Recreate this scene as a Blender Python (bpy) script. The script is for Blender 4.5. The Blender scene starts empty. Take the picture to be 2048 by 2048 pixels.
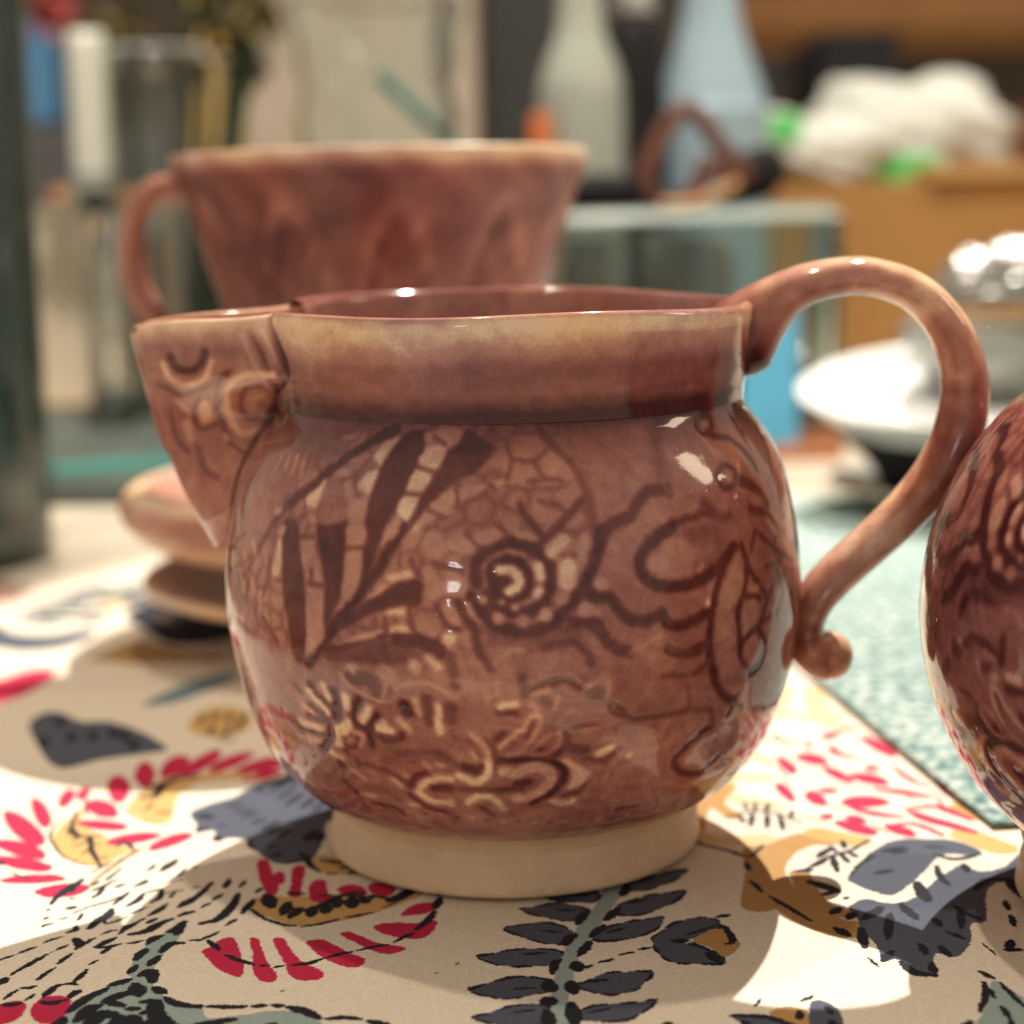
import bpy, bmesh, math, random
import numpy as np
from mathutils import Vector, Matrix

R = math.radians
scene = bpy.context.scene
COL = scene.collection

# ------------------------------------------------------------------ camera
FPX = 3640.0                       # focal length in pixels of a 2048 px wide frame
CAM = np.array([0.0, -0.301, 0.1052])
PITCH, ROLL = R(9.34), R(1.3)
_f = np.array([0, math.cos(PITCH), -math.sin(PITCH)])
_u0 = np.array([0, math.sin(PITCH), math.cos(PITCH)])
_x = np.array([1.0, 0, 0])
CU = _u0 * math.cos(ROLL) + _x * math.sin(ROLL)
CR = _x * math.cos(ROLL) - _u0 * math.sin(ROLL)
cam_d = bpy.data.cameras.new('camera')
cam = bpy.data.objects.new('camera', cam_d)
COL.objects.link(cam)
cam.matrix_world = Matrix(((CR[0], CU[0], -_f[0], CAM[0]), (CR[1], CU[1], -_f[1], CAM[1]),
                           (CR[2], CU[2], -_f[2], CAM[2]), (0, 0, 0, 1)))
cam_d.sensor_width = 36.0
cam_d.lens = FPX / 2048 * 36.0
cam_d.clip_start, cam_d.clip_end = 0.01, 30.0
cam_d.dof.use_dof = True
cam_d.dof.focus_distance = 0.262
cam_d.dof.aperture_fstop = 11.5
scene.camera = cam

def ray(px, py):
    d = _f + CR * ((px - 1024) / FPX) - CU * ((py - 1024) / FPX)
    return d
def at_y(px, py, Y):               # the point of the upright plane y = Y behind that place of the frame
    d = ray(px, py); t = (Y - CAM[1]) / d[1]
    return CAM + d * t
def at_z(px, py, Z=0.0):           # the point of the table top
    d = ray(px, py); t = (Z - CAM[2]) / d[2]
    return CAM + d * t
def proj(P):
    q = np.asarray(P) - CAM
    dz = q @ _f
    return np.stack([1024 + FPX * (q @ CR) / dz, 1024 - FPX * (q @ CU) / dz], -1)

# ------------------------------------------------------------------ light
w = bpy.data.worlds.new('World'); scene.world = w; w.use_nodes = True
bg = w.node_tree.nodes['Background']
bg.inputs['Color'].default_value = (1.0, 0.86, 0.695, 1)
bg.inputs['Strength'].default_value = 0.60

def lamp(name, kind, loc, energy, size, color, target=(0, 0, 0.04), cone=None):
    l = bpy.data.lights.new(name, kind); l.energy = energy; l.color = color
    o = bpy.data.objects.new(name, l); COL.objects.link(o); o.location = loc
    o.rotation_euler = (Vector(target) - Vector(loc)).to_track_quat('-Z', 'Y').to_euler()
    if kind == 'AREA':
        l.shape = 'RECTANGLE'; l.size, l.size_y = size
    else:
        l.shadow_soft_size = size
    if cone: l.spot_size, l.spot_blend = cone
    return o
lamp('ceiling_or_fill_spot', 'SPOT', (0.38, 1.25, 1.75), 400, 0.012, (1.0, 0.95, 0.86), (0.055, 0.13, 0), (R(12.5), 0.22))
lamp('ceiling_or_fill_spot', 'SPOT', (-0.05, -0.10, 1.70), 120, 0.03, (1.0, 0.93, 0.82), (0.05, 0.82, 0.12), (R(42), 0.4))  # added fill lamp, brightens the things at the back
lamp('ceiling_or_fill_spot', 'SPOT', (-0.21, 0.48, 1.75), 42, 0.02, (1.0, 0.88, 0.70), (0, 0.1, 0), (R(80), 0.5))
lamp('lampshade_glow', 'AREA', (0.79, 0.045, 0.54), 1.5, (0.15, 0.27), (1.0, 0.83, 0.60), (0.028, -0.033, 0.067))
lamp('reading_lamp', 'AREA', (-0.40, -0.97, 0.128), 0.28, (0.085, 0.065), (0.95, 0.97, 1.0), (-0.009, -0.046, 0.052))

scene.view_settings.view_transform = 'Standard'
scene.view_settings.look = 'None'
scene.view_settings.exposure = 0.0
scene.view_settings.gamma = 1.0
scene.cycles.max_bounces = 10
scene.cycles.transparent_max_bounces = 12
scene.cycles.transmission_bounces = 10
scene.cycles.caustics_reflective = False
scene.cycles.caustics_refractive = False
scene.cycles.sample_clamp_indirect = 6.0
scene.cycles.use_denoising = True

# ------------------------------------------------------------------ helpers
def lin(c):
    out = []
    for v in c[:3]:
        v = v / 255.0
        out.append(v / 12.92 if v <= 0.04045 else ((v + 0.055) / 1.055) ** 2.4)
    return tuple(out) + (1.0,)

def mat(name, color, rough=0.5, metal=0.0, trans=0.0, ior=1.5, noise=None, bump=None, spec=0.5, emit=None):
    """procedural Principled material; noise = (scale, amount), bump = (scale, strength)"""
    m = bpy.data.materials.new(name); m.use_nodes = True
    nt = m.node_tree; b = nt.nodes['Principled BSDF']
    b.inputs['Base Color'].default_value = tuple(color[:3]) + (1,)
    b.inputs['Roughness'].default_value = rough
    b.inputs['Metallic'].default_value = metal
    b.inputs['Transmission Weight'].default_value = trans
    b.inputs['IOR'].default_value = ior
    b.inputs['Specular IOR Level'].default_value = spec
    if noise or bump:
        tc = nt.nodes.new('ShaderNodeTexCoord')
    if noise:
        n = nt.nodes.new('ShaderNodeTexNoise'); n.inputs['Scale'].default_value = noise[0]; n.inputs['Detail'].default_value = 5
        nt.links.new(tc.outputs['Object'], n.inputs['Vector'])
        r = nt.nodes.new('ShaderNodeMapRange'); r.inputs[1].default_value = 0.25; r.inputs[2].default_value = 0.75
        r.inputs[3].default_value = 1 - noise[1]; r.inputs[4].default_value = 1 + noise[1]
        nt.links.new(n.outputs['Fac'], r.inputs[0])
        mx = nt.nodes.new('ShaderNodeVectorMath'); mx.operation = 'SCALE'
        mx.inputs[0].default_value = color[:3]
        nt.links.new(r.outputs[0], mx.inputs['Scale'])
        nt.links.new(mx.outputs[0], b.inputs['Base Color'])
    if bump:
        n2 = nt.nodes.new('ShaderNodeTexNoise'); n2.inputs['Scale'].default_value = bump[0]; n2.inputs['Detail'].default_value = 3
        nt.links.new(tc.outputs['Object'], n2.inputs['Vector'])
        bp = nt.nodes.new('ShaderNodeBump'); bp.inputs['Strength'].default_value = bump[1]; bp.inputs['Distance'].default_value = 0.001
        nt.links.new(n2.outputs['Fac'], bp.inputs['Height']); nt.links.new(bp.outputs[0], b.inputs['Normal'])
    return m

def mesh_obj(name, verts, faces, m=None, parent=None, smooth=True):
    me = bpy.data.meshes.new(name)
    me.from_pydata([tuple(v) for v in verts], [], faces)
    me.update()
    o = bpy.data.objects.new(name, me); COL.objects.link(o)
    if m: me.materials.append(m)
    if smooth: me.shade_smooth()
    if parent: o.parent = parent
    return o

def grid_obj(name, V, wrap_u=True, wrap_v=False, m=None, parent=None, keep=None, attr=None):
    """V: (nv, nu, 3) array -> quad mesh; attr: dict of per-vertex floats"""
    nv, nu = V.shape[:2]
    idx = np.arange(nv * nu).reshape(nv, nu)
    a = idx; 
    if wrap_u: a = np.concatenate([a, a[:, :1]], 1)
    if wrap_v: a = np.concatenate([a, a[:1]], 0)
    q = np.stack([a[:-1, :-1], a[:-1, 1:], a[1:, 1:], a[1:, :-1]], -1)
    if keep is not None: q = q[keep]
    q = q.reshape(-1, 4)
    me = bpy.data.meshes.new(name)
    me.vertices.add(nv * nu); me.vertices.foreach_set('co', V.reshape(-1).astype(np.float32))
    me.loops.add(q.size); me.loops.foreach_set('vertex_index', q.reshape(-1).astype(np.int32))
    me.polygons.add(len(q)); me.polygons.foreach_set('loop_start', np.arange(0, q.size, 4, dtype=np.int32))
    me.update(calc_edges=True); me.validate()
    for k, f in (attr or {}).items():
        at = me.attributes.new(k, 'FLOAT', 'POINT'); at.data.foreach_set('value', np.ascontiguousarray(f, dtype=np.float32).reshape(-1))
    me.shade_smooth()
    if m: me.materials.append(m)
    o = bpy.data.objects.new(name, me); COL.objects.link(o)
    if parent: o.parent = parent
    return o

def lathe(name, prof, m=None, parent=None, seg=64, loc=(0, 0, 0), smooth_n=0):
    p = np.array(prof, float)
    if smooth_n: p = spline(p, smooth_n)
    th = np.linspace(0, 2 * np.pi, seg, endpoint=False)
    V = np.stack([p[:, 0, None] * np.cos(th), p[:, 0, None] * np.sin(th), np.repeat(p[:, 1, None], seg, 1)], -1)
    o = grid_obj(name, V, True, False, m, parent)
    o.location = loc
    return o

def spline(P, n=8, closed=False):
    P = np.asarray(P, float)
    if len(P) < 3 and not closed:
        t = np.linspace(0, 1, n * 2)[:, None]
        return P[0] * (1 - t) + P[-1] * t
    Q = np.concatenate([P[-1:], P, P[:2]]) if closed else np.concatenate([2 * P[:1] - P[1:2], P, 2 * P[-1:] - P[-2:-1]])
    out = []
    for i in range(1, len(Q) - 2):
        a, b, c, d = Q[i - 1], Q[i], Q[i + 1], Q[i + 2]
        for t in np.linspace(0, 1, n, endpoint=False):
            out.append(0.5 * (2 * b + (c - a) * t + (2 * a - 5 * b + 4 * c - d) * t * t + (3 * b - a - 3 * c + d) * t ** 3))
    if not closed: out.append(P[-1])
    return np.array(out)

def tube(name, path, rad, m=None, parent=None, seg=16, n=8, depth=None, side=(0, 1, 0), attr=None):
    """swept tube; rad = in-plane half thickness (scalar or list), depth = half thickness along side"""
    P = np.asarray(path, float)
    rr = np.full(len(P), rad) if np.isscalar(rad) else np.asarray(rad, float)
    dd = rr if depth is None else (np.full(len(P), depth) if np.isscalar(depth) else np.asarray(depth, float))
    S = spline(np.concatenate([P, rr[:, None], dd[:, None]], 1), n)
    P, rr, dd = S[:, :3], S[:, 3], S[:, 4]
    T = np.gradient(P, axis=0); T /= np.linalg.norm(T, axis=1)[:, None]
    side = np.asarray(side, float)
    N = np.cross(T, side); N /= np.linalg.norm(N, axis=1)[:, None] + 1e-12
    B = np.cross(N, T)
    # rounded end caps
    caps0 = [(-math.cos(a), math.sin(a)) for a in np.linspace(0.12, 1.45, 5)]
    rings = []
    for k, s in caps0: rings.append((P[0] + T[0] * k * rr[0] * 0.9, N[0] * rr[0] * s, B[0] * dd[0] * s))
    for i in range(len(P)): rings.append((P[i], N[i] * rr[i], B[i] * dd[i]))
    for k, s in reversed(caps0): rings.append((P[-1] - T[-1] * k * rr[-1] * 0.9, N[-1] * rr[-1] * s, B[-1] * dd[-1] * s))
    th = np.linspace(0, 2 * np.pi, seg, endpoint=False)
    V = np.array([c[None] + np.cos(th)[:, None] * a[None] + np.sin(th)[:, None] * b[None] for c, a, b in rings])
    at = {k: np.repeat(np.full((len(rings), 1), 0.0), seg, 1) + f(V, th) for k, f in (attr or {}).items()}
    o = grid_obj(name, V, True, False, m, parent, attr=at)
    bm = bmesh.new(); bm.from_mesh(o.data)
    bmesh.ops.holes_fill(bm, edges=[e for e in bm.edges if e.is_boundary], sides=0)
    bmesh.ops.recalc_face_normals(bm, faces=bm.faces)
    bm.to_mesh(o.data); bm.free(); o.data.shade_smooth()
    return o

def box(name, lo, hi, m=None, parent=None, bevel=0.002, rot=0.0):
    bm = bmesh.new(); bmesh.ops.create_cube(bm, size=1)
    lo, hi = np.array(lo, float), np.array(hi, float)
    c = (lo + hi) / 2
    for v in bm.verts:
        v.co = Vector(((hi - lo) * np.array(v.co)).tolist())
    bmesh.ops.bevel(bm, geom=bm.edges[:], offset=bevel, segments=2, affect='EDGES', profile=0.6)
    me = bpy.data.meshes.new(name); bm.to_mesh(me); bm.free()
    o = bpy.data.objects.new(name, me); COL.objects.link(o)
    if m: me.materials.append(m)
    if parent: o.parent = parent
    o.location = c if parent is None else c - np.array(parent.location)
    o.rotation_euler = (0, 0, rot)
    return o

def tag(o, label, cat, group=None, kind=None):
    if label: o['label'] = label
    if cat: o['category'] = cat
    if group: o['group'] = group
    if kind: o['kind'] = kind
    return o
def thing(name, label, cat, loc=(0, 0, 0), rotz=0.0, group=None):
    o = bpy.data.objects.new(name, None); COL.objects.link(o)
    o.location = loc; o.rotation_euler = (0, 0, rotz)
    return tag(o, label, cat, group)

def vnoise(h, w, cell, seed):
    r = np.random.RandomState(seed)
    gh, gw = int(h / cell) + 3, int(w / cell) + 3
    g = r.rand(gh, gw).astype(np.float32)
    y = np.arange(h) / cell; x = np.arange(w) / cell
    yi, xi = y.astype(int), x.astype(int)
    fy = (y - yi)[:, None]; fx = (x - xi)[None]
    fy = fy * fy * (3 - 2 * fy); fx = fx * fx * (3 - 2 * fx)
    a = g[yi][:, xi]; b = g[yi][:, xi + 1]; c = g[yi + 1][:, xi]; d = g[yi + 1][:, xi + 1]
    return ((a * (1 - fx) + b * fx) * (1 - fy) + (c * (1 - fx) + d * fx) * fy).astype(np.float32) - 0.5

# ---- painting on a regular raster (used for the carved pattern and the cloth print)
def seg_dist(X, Y, P, W=None):
    """signed-free distance to a polyline minus its half width (linear along it)"""
    best = None
    for i in range(len(P) - 1):
        ax, ay = P[i]; bx, by = P[i + 1]
        dx, dy = bx - ax, by - ay
        L2 = dx * dx + dy * dy + 1e-18
        t = np.clip(((X - ax) * dx + (Y - ay) * dy) / L2, 0, 1)
        d = np.sqrt((X - ax - t * dx) ** 2 + (Y - ay - t * dy) ** 2)
        d = d - (W[i] * (1 - t) + W[i + 1] * t)
        best = d if best is None else np.minimum(best, d)
    return best
def poly_sd(X, Y, P):
    """signed distance (negative inside) to a closed polygon"""
    inside = np.zeros(X.shape, bool); best = np.full(X.shape, 1e9, np.float32)
    n = len(P)
    for i in range(n):
        ax, ay = P[i]; bx, by = P[(i + 1) % n]
        dx, dy = bx - ax, by - ay
        t = np.clip(((X - ax) * dx + (Y - ay) * dy) / (dx * dx + dy * dy + 1e-18), 0, 1)
        best = np.minimum(best, (X - ax - t * dx) ** 2 + (Y - ay - t * dy) ** 2)
        if ay != by:
            c = ((ay > Y) != (by > Y)) & (X < (bx - ax) * (Y - ay) / (by - ay) + ax)
            inside ^= c
    s = np.sqrt(best)
    return np.where(inside, -s, s)

CROPS = {'A': (0, 1480, .20704), 'B': (0, 1748, .20704), 'C': (380, 1530, .20704), 'D': (380, 1748, .28986),
         'E': (900, 1700, .26915), 'F': (1350, 1700, .36128), 'G': (1350, 1350, .36128), 'H': (0, 1150, .28986),
         'K': (0, 1400, .36232), 'b1': (440, 780, .20704), 'b2': (800, 780, .20704), 'b3': (1200, 780, .20704),
         'b4': (440, 1050, .20704), 'b5': (800, 1050, .20704), 'b6': (1200, 1050, .20704), 'b7': (520, 1330, .20704),
         'b8': (900, 1330, .20704), 'Z6': (1000, 1150, .36232), 'Z3': (200, 550, .46584)}
def tr(c, pts):
    ox, oy, s = CROPS[c]
    return [(ox + x * s, oy + y * s) for x, y in pts]
# ------------------------------------------------------------------ glaze materials
def glaze_material(name, rough=0.07):
    m = bpy.data.materials.new(name); m.use_nodes = True
    nt = m.node_tree; N = nt.nodes; L = nt.links
    b = N['Principled BSDF']
    at = N.new('ShaderNodeAttribute'); at.attribute_name = 'glaze'
    tc = N.new('ShaderNodeTexCoord')
    n1 = N.new('ShaderNodeTexNoise'); n1.inputs['Scale'].default_value = 55; n1.inputs['Detail'].default_value = 4
    n2 = N.new('ShaderNodeTexNoise'); n2.inputs['Scale'].default_value = 420; n2.inputs['Detail'].default_value = 3
    n3 = N.new('ShaderNodeTexNoise'); n3.inputs['Scale'].default_value = 2200; n3.inputs['Detail'].default_value = 1
    for n in (n1, n2, n3): L.new(tc.outputs['Object'], n.inputs['Vector'])
    def mrange(src, lo, hi):
        r = N.new('ShaderNodeMapRange'); r.inputs[1].default_value = 0.28; r.inputs[2].default_value = 0.72
        r.inputs[3].default_value = lo; r.inputs[4].default_value = hi
        L.new(src, r.inputs[0]); return r.outputs[0]
    def add(a, c):
        k = N.new('ShaderNodeMath'); k.operation = 'ADD'; L.new(a, k.inputs[0]); L.new(c, k.inputs[1]); return k.outputs[0]
    v = add(at.outputs['Fac'], mrange(n1.outputs['Fac'], -0.10, 0.10))
    v = add(v, mrange(n2.outputs['Fac'], -0.06, 0.06))
    v = add(v, mrange(n3.outputs['Fac'], -0.035, 0.035))
    cr = N.new('ShaderNodeValToRGB'); L.new(v, cr.inputs[0])
    e = cr.color_ramp.elements
    e[0].position = 0.0; e[0].color = GL[0]
    e[1].position = 1.0; e[1].color = GL[4]
    for p, c in ((0.25, GL[1]), (0.5, GL[2]), (0.75, GL[3])):
        k = e.new(p); k.color = c
    # redder or greyer clouds where the copper in the glaze turned
    n4 = N.new('ShaderNodeTexNoise'); n4.inputs['Scale'].default_value = 38; n4.inputs['Detail'].default_value = 2
    mp = N.new('ShaderNodeMapping'); mp.inputs['Location'].default_value = (3.1, 1.7, 5.2)
    L.new(tc.outputs['Object'], mp.inputs[0]); L.new(mp.outputs[0], n4.inputs['Vector'])
    tint = N.new('ShaderNodeValToRGB'); L.new(n4.outputs['Fac'], tint.inputs[0])
    t = tint.color_ramp.elements
    t[0].position = 0.32; t[0].color = (0.93, 0.96, 1.10, 1)
    t[1].position = 0.68; t[1].color = (1.08, 0.96, 0.84, 1)
    mx = N.new('ShaderNodeMix'); mx.data_type = 'RGBA'; mx.blend_type = 'MULTIPLY'; mx.inputs['Factor'].default_value = 1.0
    L.new(cr.outputs[0], mx.inputs['A']); L.new(tint.outputs[0], mx.inputs['B'])
    L.new(mx.outputs['Result'], b.inputs['Base Color'])
    b.inputs['Roughness'].default_value = rough
    b.inputs['IOR'].default_value = 1.5
    b.inputs['Specular IOR Level'].default_value = 0.40
    bp = N.new('ShaderNodeBump'); bp.inputs['Strength'].default_value = 0.045; bp.inputs['Distance'].default_value = 0.0005
    L.new(n2.outputs['Fac'], bp.inputs['Height'])
    vo = N.new('ShaderNodeTexVoronoi'); vo.inputs['Scale'].default_value = 260; L.new(tc.outputs['Object'], vo.inputs['Vector'])
    pr = N.new('ShaderNodeMapRange'); pr.inputs[1].default_value = 0.0; pr.inputs[2].default_value = 0.09; pr.inputs[3].default_value = 1.0; pr.inputs[4].default_value = 0.0
    L.new(vo.outputs['Distance'], pr.inputs[0])
    b2 = N.new('ShaderNodeBump'); b2.inputs['Strength'].default_value = 0.35; b2.inputs['Distance'].default_value = 0.0002
    L.new(pr.outputs[0], b2.inputs['Height']); L.new(bp.outputs[0], b2.inputs['Normal']); L.new(b2.outputs[0], b.inputs['Normal'])
    return m
GL = [(0.82, 0.60, 0.385, 1), (0.50, 0.255, 0.180, 1), (0.290, 0.111, 0.090, 1), (0.155, 0.047, 0.041, 1), (0.060, 0.0165, 0.017, 1)]
M_GLAZE = glaze_material('plum_brown_glaze')
M_SATIN = glaze_material('satin_brown_glaze', 0.30)
M_SATIN.node_tree.nodes['Principled BSDF'].inputs['Specular IOR Level'].default_value = 0.3
M_BISQUE = mat('bare_stoneware', (0.60, 0.43, 0.275), 0.55, noise=(200, 0.09), bump=(900, 0.25))

# ------------------------------------------------------------------ the jug
def z_of(y, dist=0.301):           # height of something at that distance seen at that row
    e = math.atan((y - 1024) / FPX) + PITCH
    return 0.1052 - dist * math.tan(e)
def r_of(px, y, k=0.987):
    e = math.atan((y - 1024) / FPX) + PITCH
    dep = 0.301 / math.cos(e) * math.cos(e - PITCH)
    return px * dep / FPX * k
_prof = [(776, 470), (792, 467), (812, 474), (835, 490), (870, 516), (930, 546), (1020, 565), (1100, 575), (1165, 576), (1230, 571), (1330, 550),
         (1430, 512), (1490, 472), (1525, 437), (1548, 400)]
BP = np.array([(r_of(p, y), z_of(y)) for y, p in _prof])
BP = np.concatenate([BP, [(0.0318, z_of(1552))]])
BP = spline(BP, 40)
_d = np.concatenate([[0], np.cumsum(np.linalg.norm(np.diff(BP, axis=0), axis=1))])
NV, NU = 390, 1320
ARC = _d[-1]
vv = np.linspace(0, ARC, NV)
BR, BZ = np.interp(vv, _d, BP[:, 0]), np.interp(vv, _d, BP[:, 1])
TH = np.linspace(-np.pi, np.pi, NU, endpoint=False)      # 0 = towards the viewer (-y), + = towards +x
R0 = 0.048

# look-up from the frame to the bowl: theta, arc
_ti = np.linspace(-1.42, 1.42, 500); _vi = np.arange(0, NV, 2)
_PT = np.stack([BR[_vi][:, None] * np.sin(_ti), -BR[_vi][:, None] * np.cos(_ti), np.repeat(BZ[_vi][:, None], len(_ti), 1)], -1)
_PX = proj(_PT.reshape(-1, 3)).astype(np.float32)
_ST = np.stack(np.broadcast_arrays(_ti[None] * R0, vv[_vi][:, None]), -1).reshape(-1, 2)
def to_bowl(pts):
    out = []
    for p in pts:
        i = np.argmin((_PX[:, 0] - p[0]) ** 2 + (_PX[:, 1] - p[1]) ** 2)
        out.append(_ST[i])
    return np.array(out)

SS, VV = np.meshgrid(TH * R0, vv)
FIELD = np.full((NV, NU), 0.46, np.float32)
def cells(size, seed):
    # small stamped scales: distance between the two nearest of a jittered grid of seeds
    r = np.random.RandomState(seed)
    nu_, nv_ = int(2 * np.pi * R0 / size), int(ARC / size) + 2
    jx, jy = r.rand(nv_, nu_) * .8 + .1, r.rand(nv_, nu_) * .8 + .1
    U, W = (SS + np.pi * R0) / size, VV / size
    iu, iw = U.astype(int), W.astype(int)
    d1 = np.full(SS.shape, 9.); d2 = np.full(SS.shape, 9.)
    for a in (-1, 0, 1):
        for b in (-1, 0, 1):
            q, p = (iu + a) % nu_, np.clip(iw + b, 0, nv_ - 1)
            d = np.hypot(iu + a + jx[p, q] - U, iw + b + jy[p, q] - W)
            d2 = np.where(d < d1, d1, np.minimum(d2, d)); d1 = np.minimum(d, d1)
    return np.clip((d2 - d1) / .34, 0, 1)
SOFT = 0.00040
_ds, _dv = (TH[1] - TH[0]) * R0, vv[1] - vv[0]
def _win(P, pad):
    lo, hi = P.min(0) - pad, P.max(0) + pad
    u0 = int((lo[0] - TH[0] * R0) / _ds); u1 = int((hi[0] - TH[0] * R0) / _ds) + 2
    v0 = int(lo[1] / _dv); v1 = int(hi[1] / _dv) + 2
    return slice(max(0, v0), min(NV, max(v1, 0))), slice(max(0, u0), min(NU, max(u1, 0)))
FOPS = []
def c_line(c, pts, wpx, v, soft=1.0):
    P = to_bowl(spline(tr(c, pts), 6) if len(pts) > 2 else np.array(tr(c, pts)) if len(pts) == 2 else np.array(tr(c, pts * 2)))
    FOPS.append(('l', P, wpx * (0.000044 if c in ('b7', 'b8') else 0.000046), v, soft))
def c_fill(c, pts, v, soft=1.0):
    P = to_bowl(spline(tr(c, pts), 3, True))
    FOPS.append(('p', P, 0, v, soft))
def run_ops(F, shift=0.0, mirror=False):
    for kind, P, wd, v, soft in FOPS:
        P = P.copy()
        if mirror: P[:, 0] *= -1
        P[:, 0] += shift
        s = SOFT * soft
        sl = _win(P, wd + 2 * s)
        X, Y = SS[sl], VV[sl]
        if X.size == 0: continue
        d = seg_dist(X, Y, P, np.full(len(P), wd)) if kind == 'l' else poly_sd(X, Y, P)
        a = np.clip(0.5 - d / (2 * s), 0, 1); a = a * a * (3 - 2 * a)
        F[sl] = F[sl] * (1 - a) + v * a
D, DK, LT = 0.95, 0.80, 0.04
# --- stamped ground of scales inside the wing and along the foot
_wing = to_bowl(spline([(470,1240),(560,1010),(700,880),(880,800),(1060,820),(1160,920),(1185,1080),(1130,1230),(1000,1290),(860,1330),(640,1310)], 4, True))
_mw = np.clip(.5 - poly_sd(SS, VV, _wing) / .003, 0, 1)
_cw = cells(.0036, 5)
FIELD += (_mw * (.11 * (1 - _cw) - .08 * _cw)).astype(np.float32)
BASE = FIELD.copy()
# --- wing: dark wedges first, then the pale cells between
c_fill('b1', [(1560,720),(1740,480),(1900,380),(1990,420),(1932,700),(1800,960),(1700,1150),(1600,1300),(1560,1449),(1400,1449),(1410,1180),(1460,1000)], .82)
c_fill('b2', [(600,380),(800,480),(900,560),(760,760),(540,880),(420,960),(300,1090),(200,1200),(60,1390),(-60,1449),(-30,1330),(80,1270),(200,1010),(330,800),(460,590)], .8)
c_fill('b4', [(600,0),(750,0),(800,450),(830,850),(820,1200),(790,1320),(700,1250),(640,900),(600,500)], .84)
c_fill('b4', [(950,-60),(1220,-60),(1200,300),(1170,650),(1060,900),(1000,1100),(1000,600),(980,350)], .84)
c_fill('b4', [(1400,0),(1560,0),(1480,350),(1380,600),(1280,700),(1370,400)], .86)
c_fill('b4', [(1932,520),(1700,590),(1450,720),(1200,900),(1050,1080),(1250,960),(1500,850),(1932,760)], .88)
c_fill('b5', [(-60,540),(150,560),(220,640),(150,750),(-60,770)], .9)
c_fill('b4', [(1050,1200),(1500,1120),(1932,1120),(1932,1330),(1400,1330),(1000,1290)], .68)
c_line('b1', [(640,1130),(820,980),(1000,840),(1100,740),(1300,600),(1500,480),(1700,370)], 20, .82)
c_line('b1', [(420,1449),(520,1280),(640,1130)], 14, .72)
c_line('b4', [(1750,20),(1600,300),(1400,600),(1200,850),(1000,1120),(850,1330)], 19, .92)
c_line('b4', [(1030,1200),(1250,1150),(1500,1070),(1932,1080)], 12, .85)
c_line('b1', [(0,1449),(60,1150),(170,850),(320,560),(520,330),(700,180)], 16, .62, 3)
for pts in ([(1480,640),(1560,530),(1740,450),(1640,590),(1560,720),(1500,690)], [(1440,800),(1540,770),(1500,900),(1440,1000),(1340,970),(1340,880)],
            [(830,1050),(960,920),(1040,850),(990,1000),(940,1140),(860,1130)], [(1800,960),(1860,800),(1950,740),(1990,800),(1932,960),(1840,1000)],
            [(1710,1160),(1790,1020),(1900,1030),(1860,1180),(1790,1260)]):
    c_fill('b1', pts, .08)
for pts in ([(1120,800),(1220,750),(1270,800),(1180,850)], [(1200,890),(1270,890),(1280,1000),(1210,1050)], [(1240,1110),(1340,1050),(1430,1060),(1390,1230),(1260,1280)],
            [(1230,1310),(1390,1300),(1400,1449),(1230,1449)], [(1620,1300),(1690,1230),(1760,1270),(1680,1430),(1580,1449)], [(840,1230),(900,1210),(940,1260),(880,1280)]):
    c_fill('b1', pts, .25)
c_fill('b1', [(1050,860),(1180,880),(1220,1240),(960,1300),(960,1150)], .40)
for pts in ([(520,1180),(570,1130),(600,1150),(560,1220)], [(560,1370),(600,1300),(640,1300),(620,1400),(580,1400)], [(840,770),(800,820),(830,860)],
            [(1180,460),(1330,400),(1260,480)], [(1090,690),(1170,620),(1130,680)], [(720,660),(770,600),(750,680)]):
    c_fill('b1', pts, .2)
for i in range(9):                                        # scaled comb near the spout
    x = 560 + i * 40
    c_line('b1', [(x - 60, 760 + i * 8), (x, 640 - i * 4)], 4, .25 if i % 2 else .62)
for pts in ([(170,710),(260,550),(400,530),(450,590),(330,790)], [(70,960),(150,770),(310,820),(200,1000)], [(-20,1150),(50,1010),(190,1020),(130,1170),(70,1260),(0,1210)]):
    c_fill('b2', pts, .08)
for pts in ([(250,500),(260,390),(600,370),(580,480),(480,570),(420,510)], [(290,1110),(500,950),(540,1080),(420,1200)], [(560,950),(830,900),(850,940),(560,1090)],
            [(890,890),(1000,860),(1000,900),(920,950)], [(100,1380),(260,1170),(360,1210),(200,1330)]):
    c_fill('b2', pts, .22)
for pts in ([(910,640),(1010,560),(1070,680),(1030,790),(900,740)], [(1030,520),(1150,440),(1350,490),(1370,560),(1280,660),(1100,650)],
            [(1040,880),(1110,690),(1260,680),(1320,790),(1250,880)], [(1320,650),(1450,580),(1600,690),(1680,850),(1400,840)],
            [(1500,1000),(1680,890),(1760,990),(1690,1110),(1600,1160),(1500,1090)], [(1260,1140),(1350,1080),(1580,1180),(1440,1330)]):
    c_fill('b2', pts, .34)
for a in ([(1030,540),(1080,690),(1030,860)], [(1080,670),(1280,680),(1400,600)], [(1280,680),(1380,850),(1230,890)], [(1380,860),(1560,870)], [(1500,1090),(1600,1170)],
          [(1340,1070),(1480,1130)], [(540,900),(560,1090)], [(860,900),(920,970)], [(270,1150),(430,1230)], [(160,730),(330,800)], [(50,1000),(210,1010)], [(330,460),(430,530)]):
    c_line('b2', a, 6, .66)
c_line('b2', [(1150,1100),(1250,1250),(1340,1390)], 11, .8)
c_line('b2', [(1770,1050),(1600,1250),(1440,1400),(1320,1480)], 13, .74)
c_line('b2', [(1360,400),(1500,560),(1650,700),(1760,880),(1830,1050),(1870,1250),(1900,1449)], 13, .66, 1.6)
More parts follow.
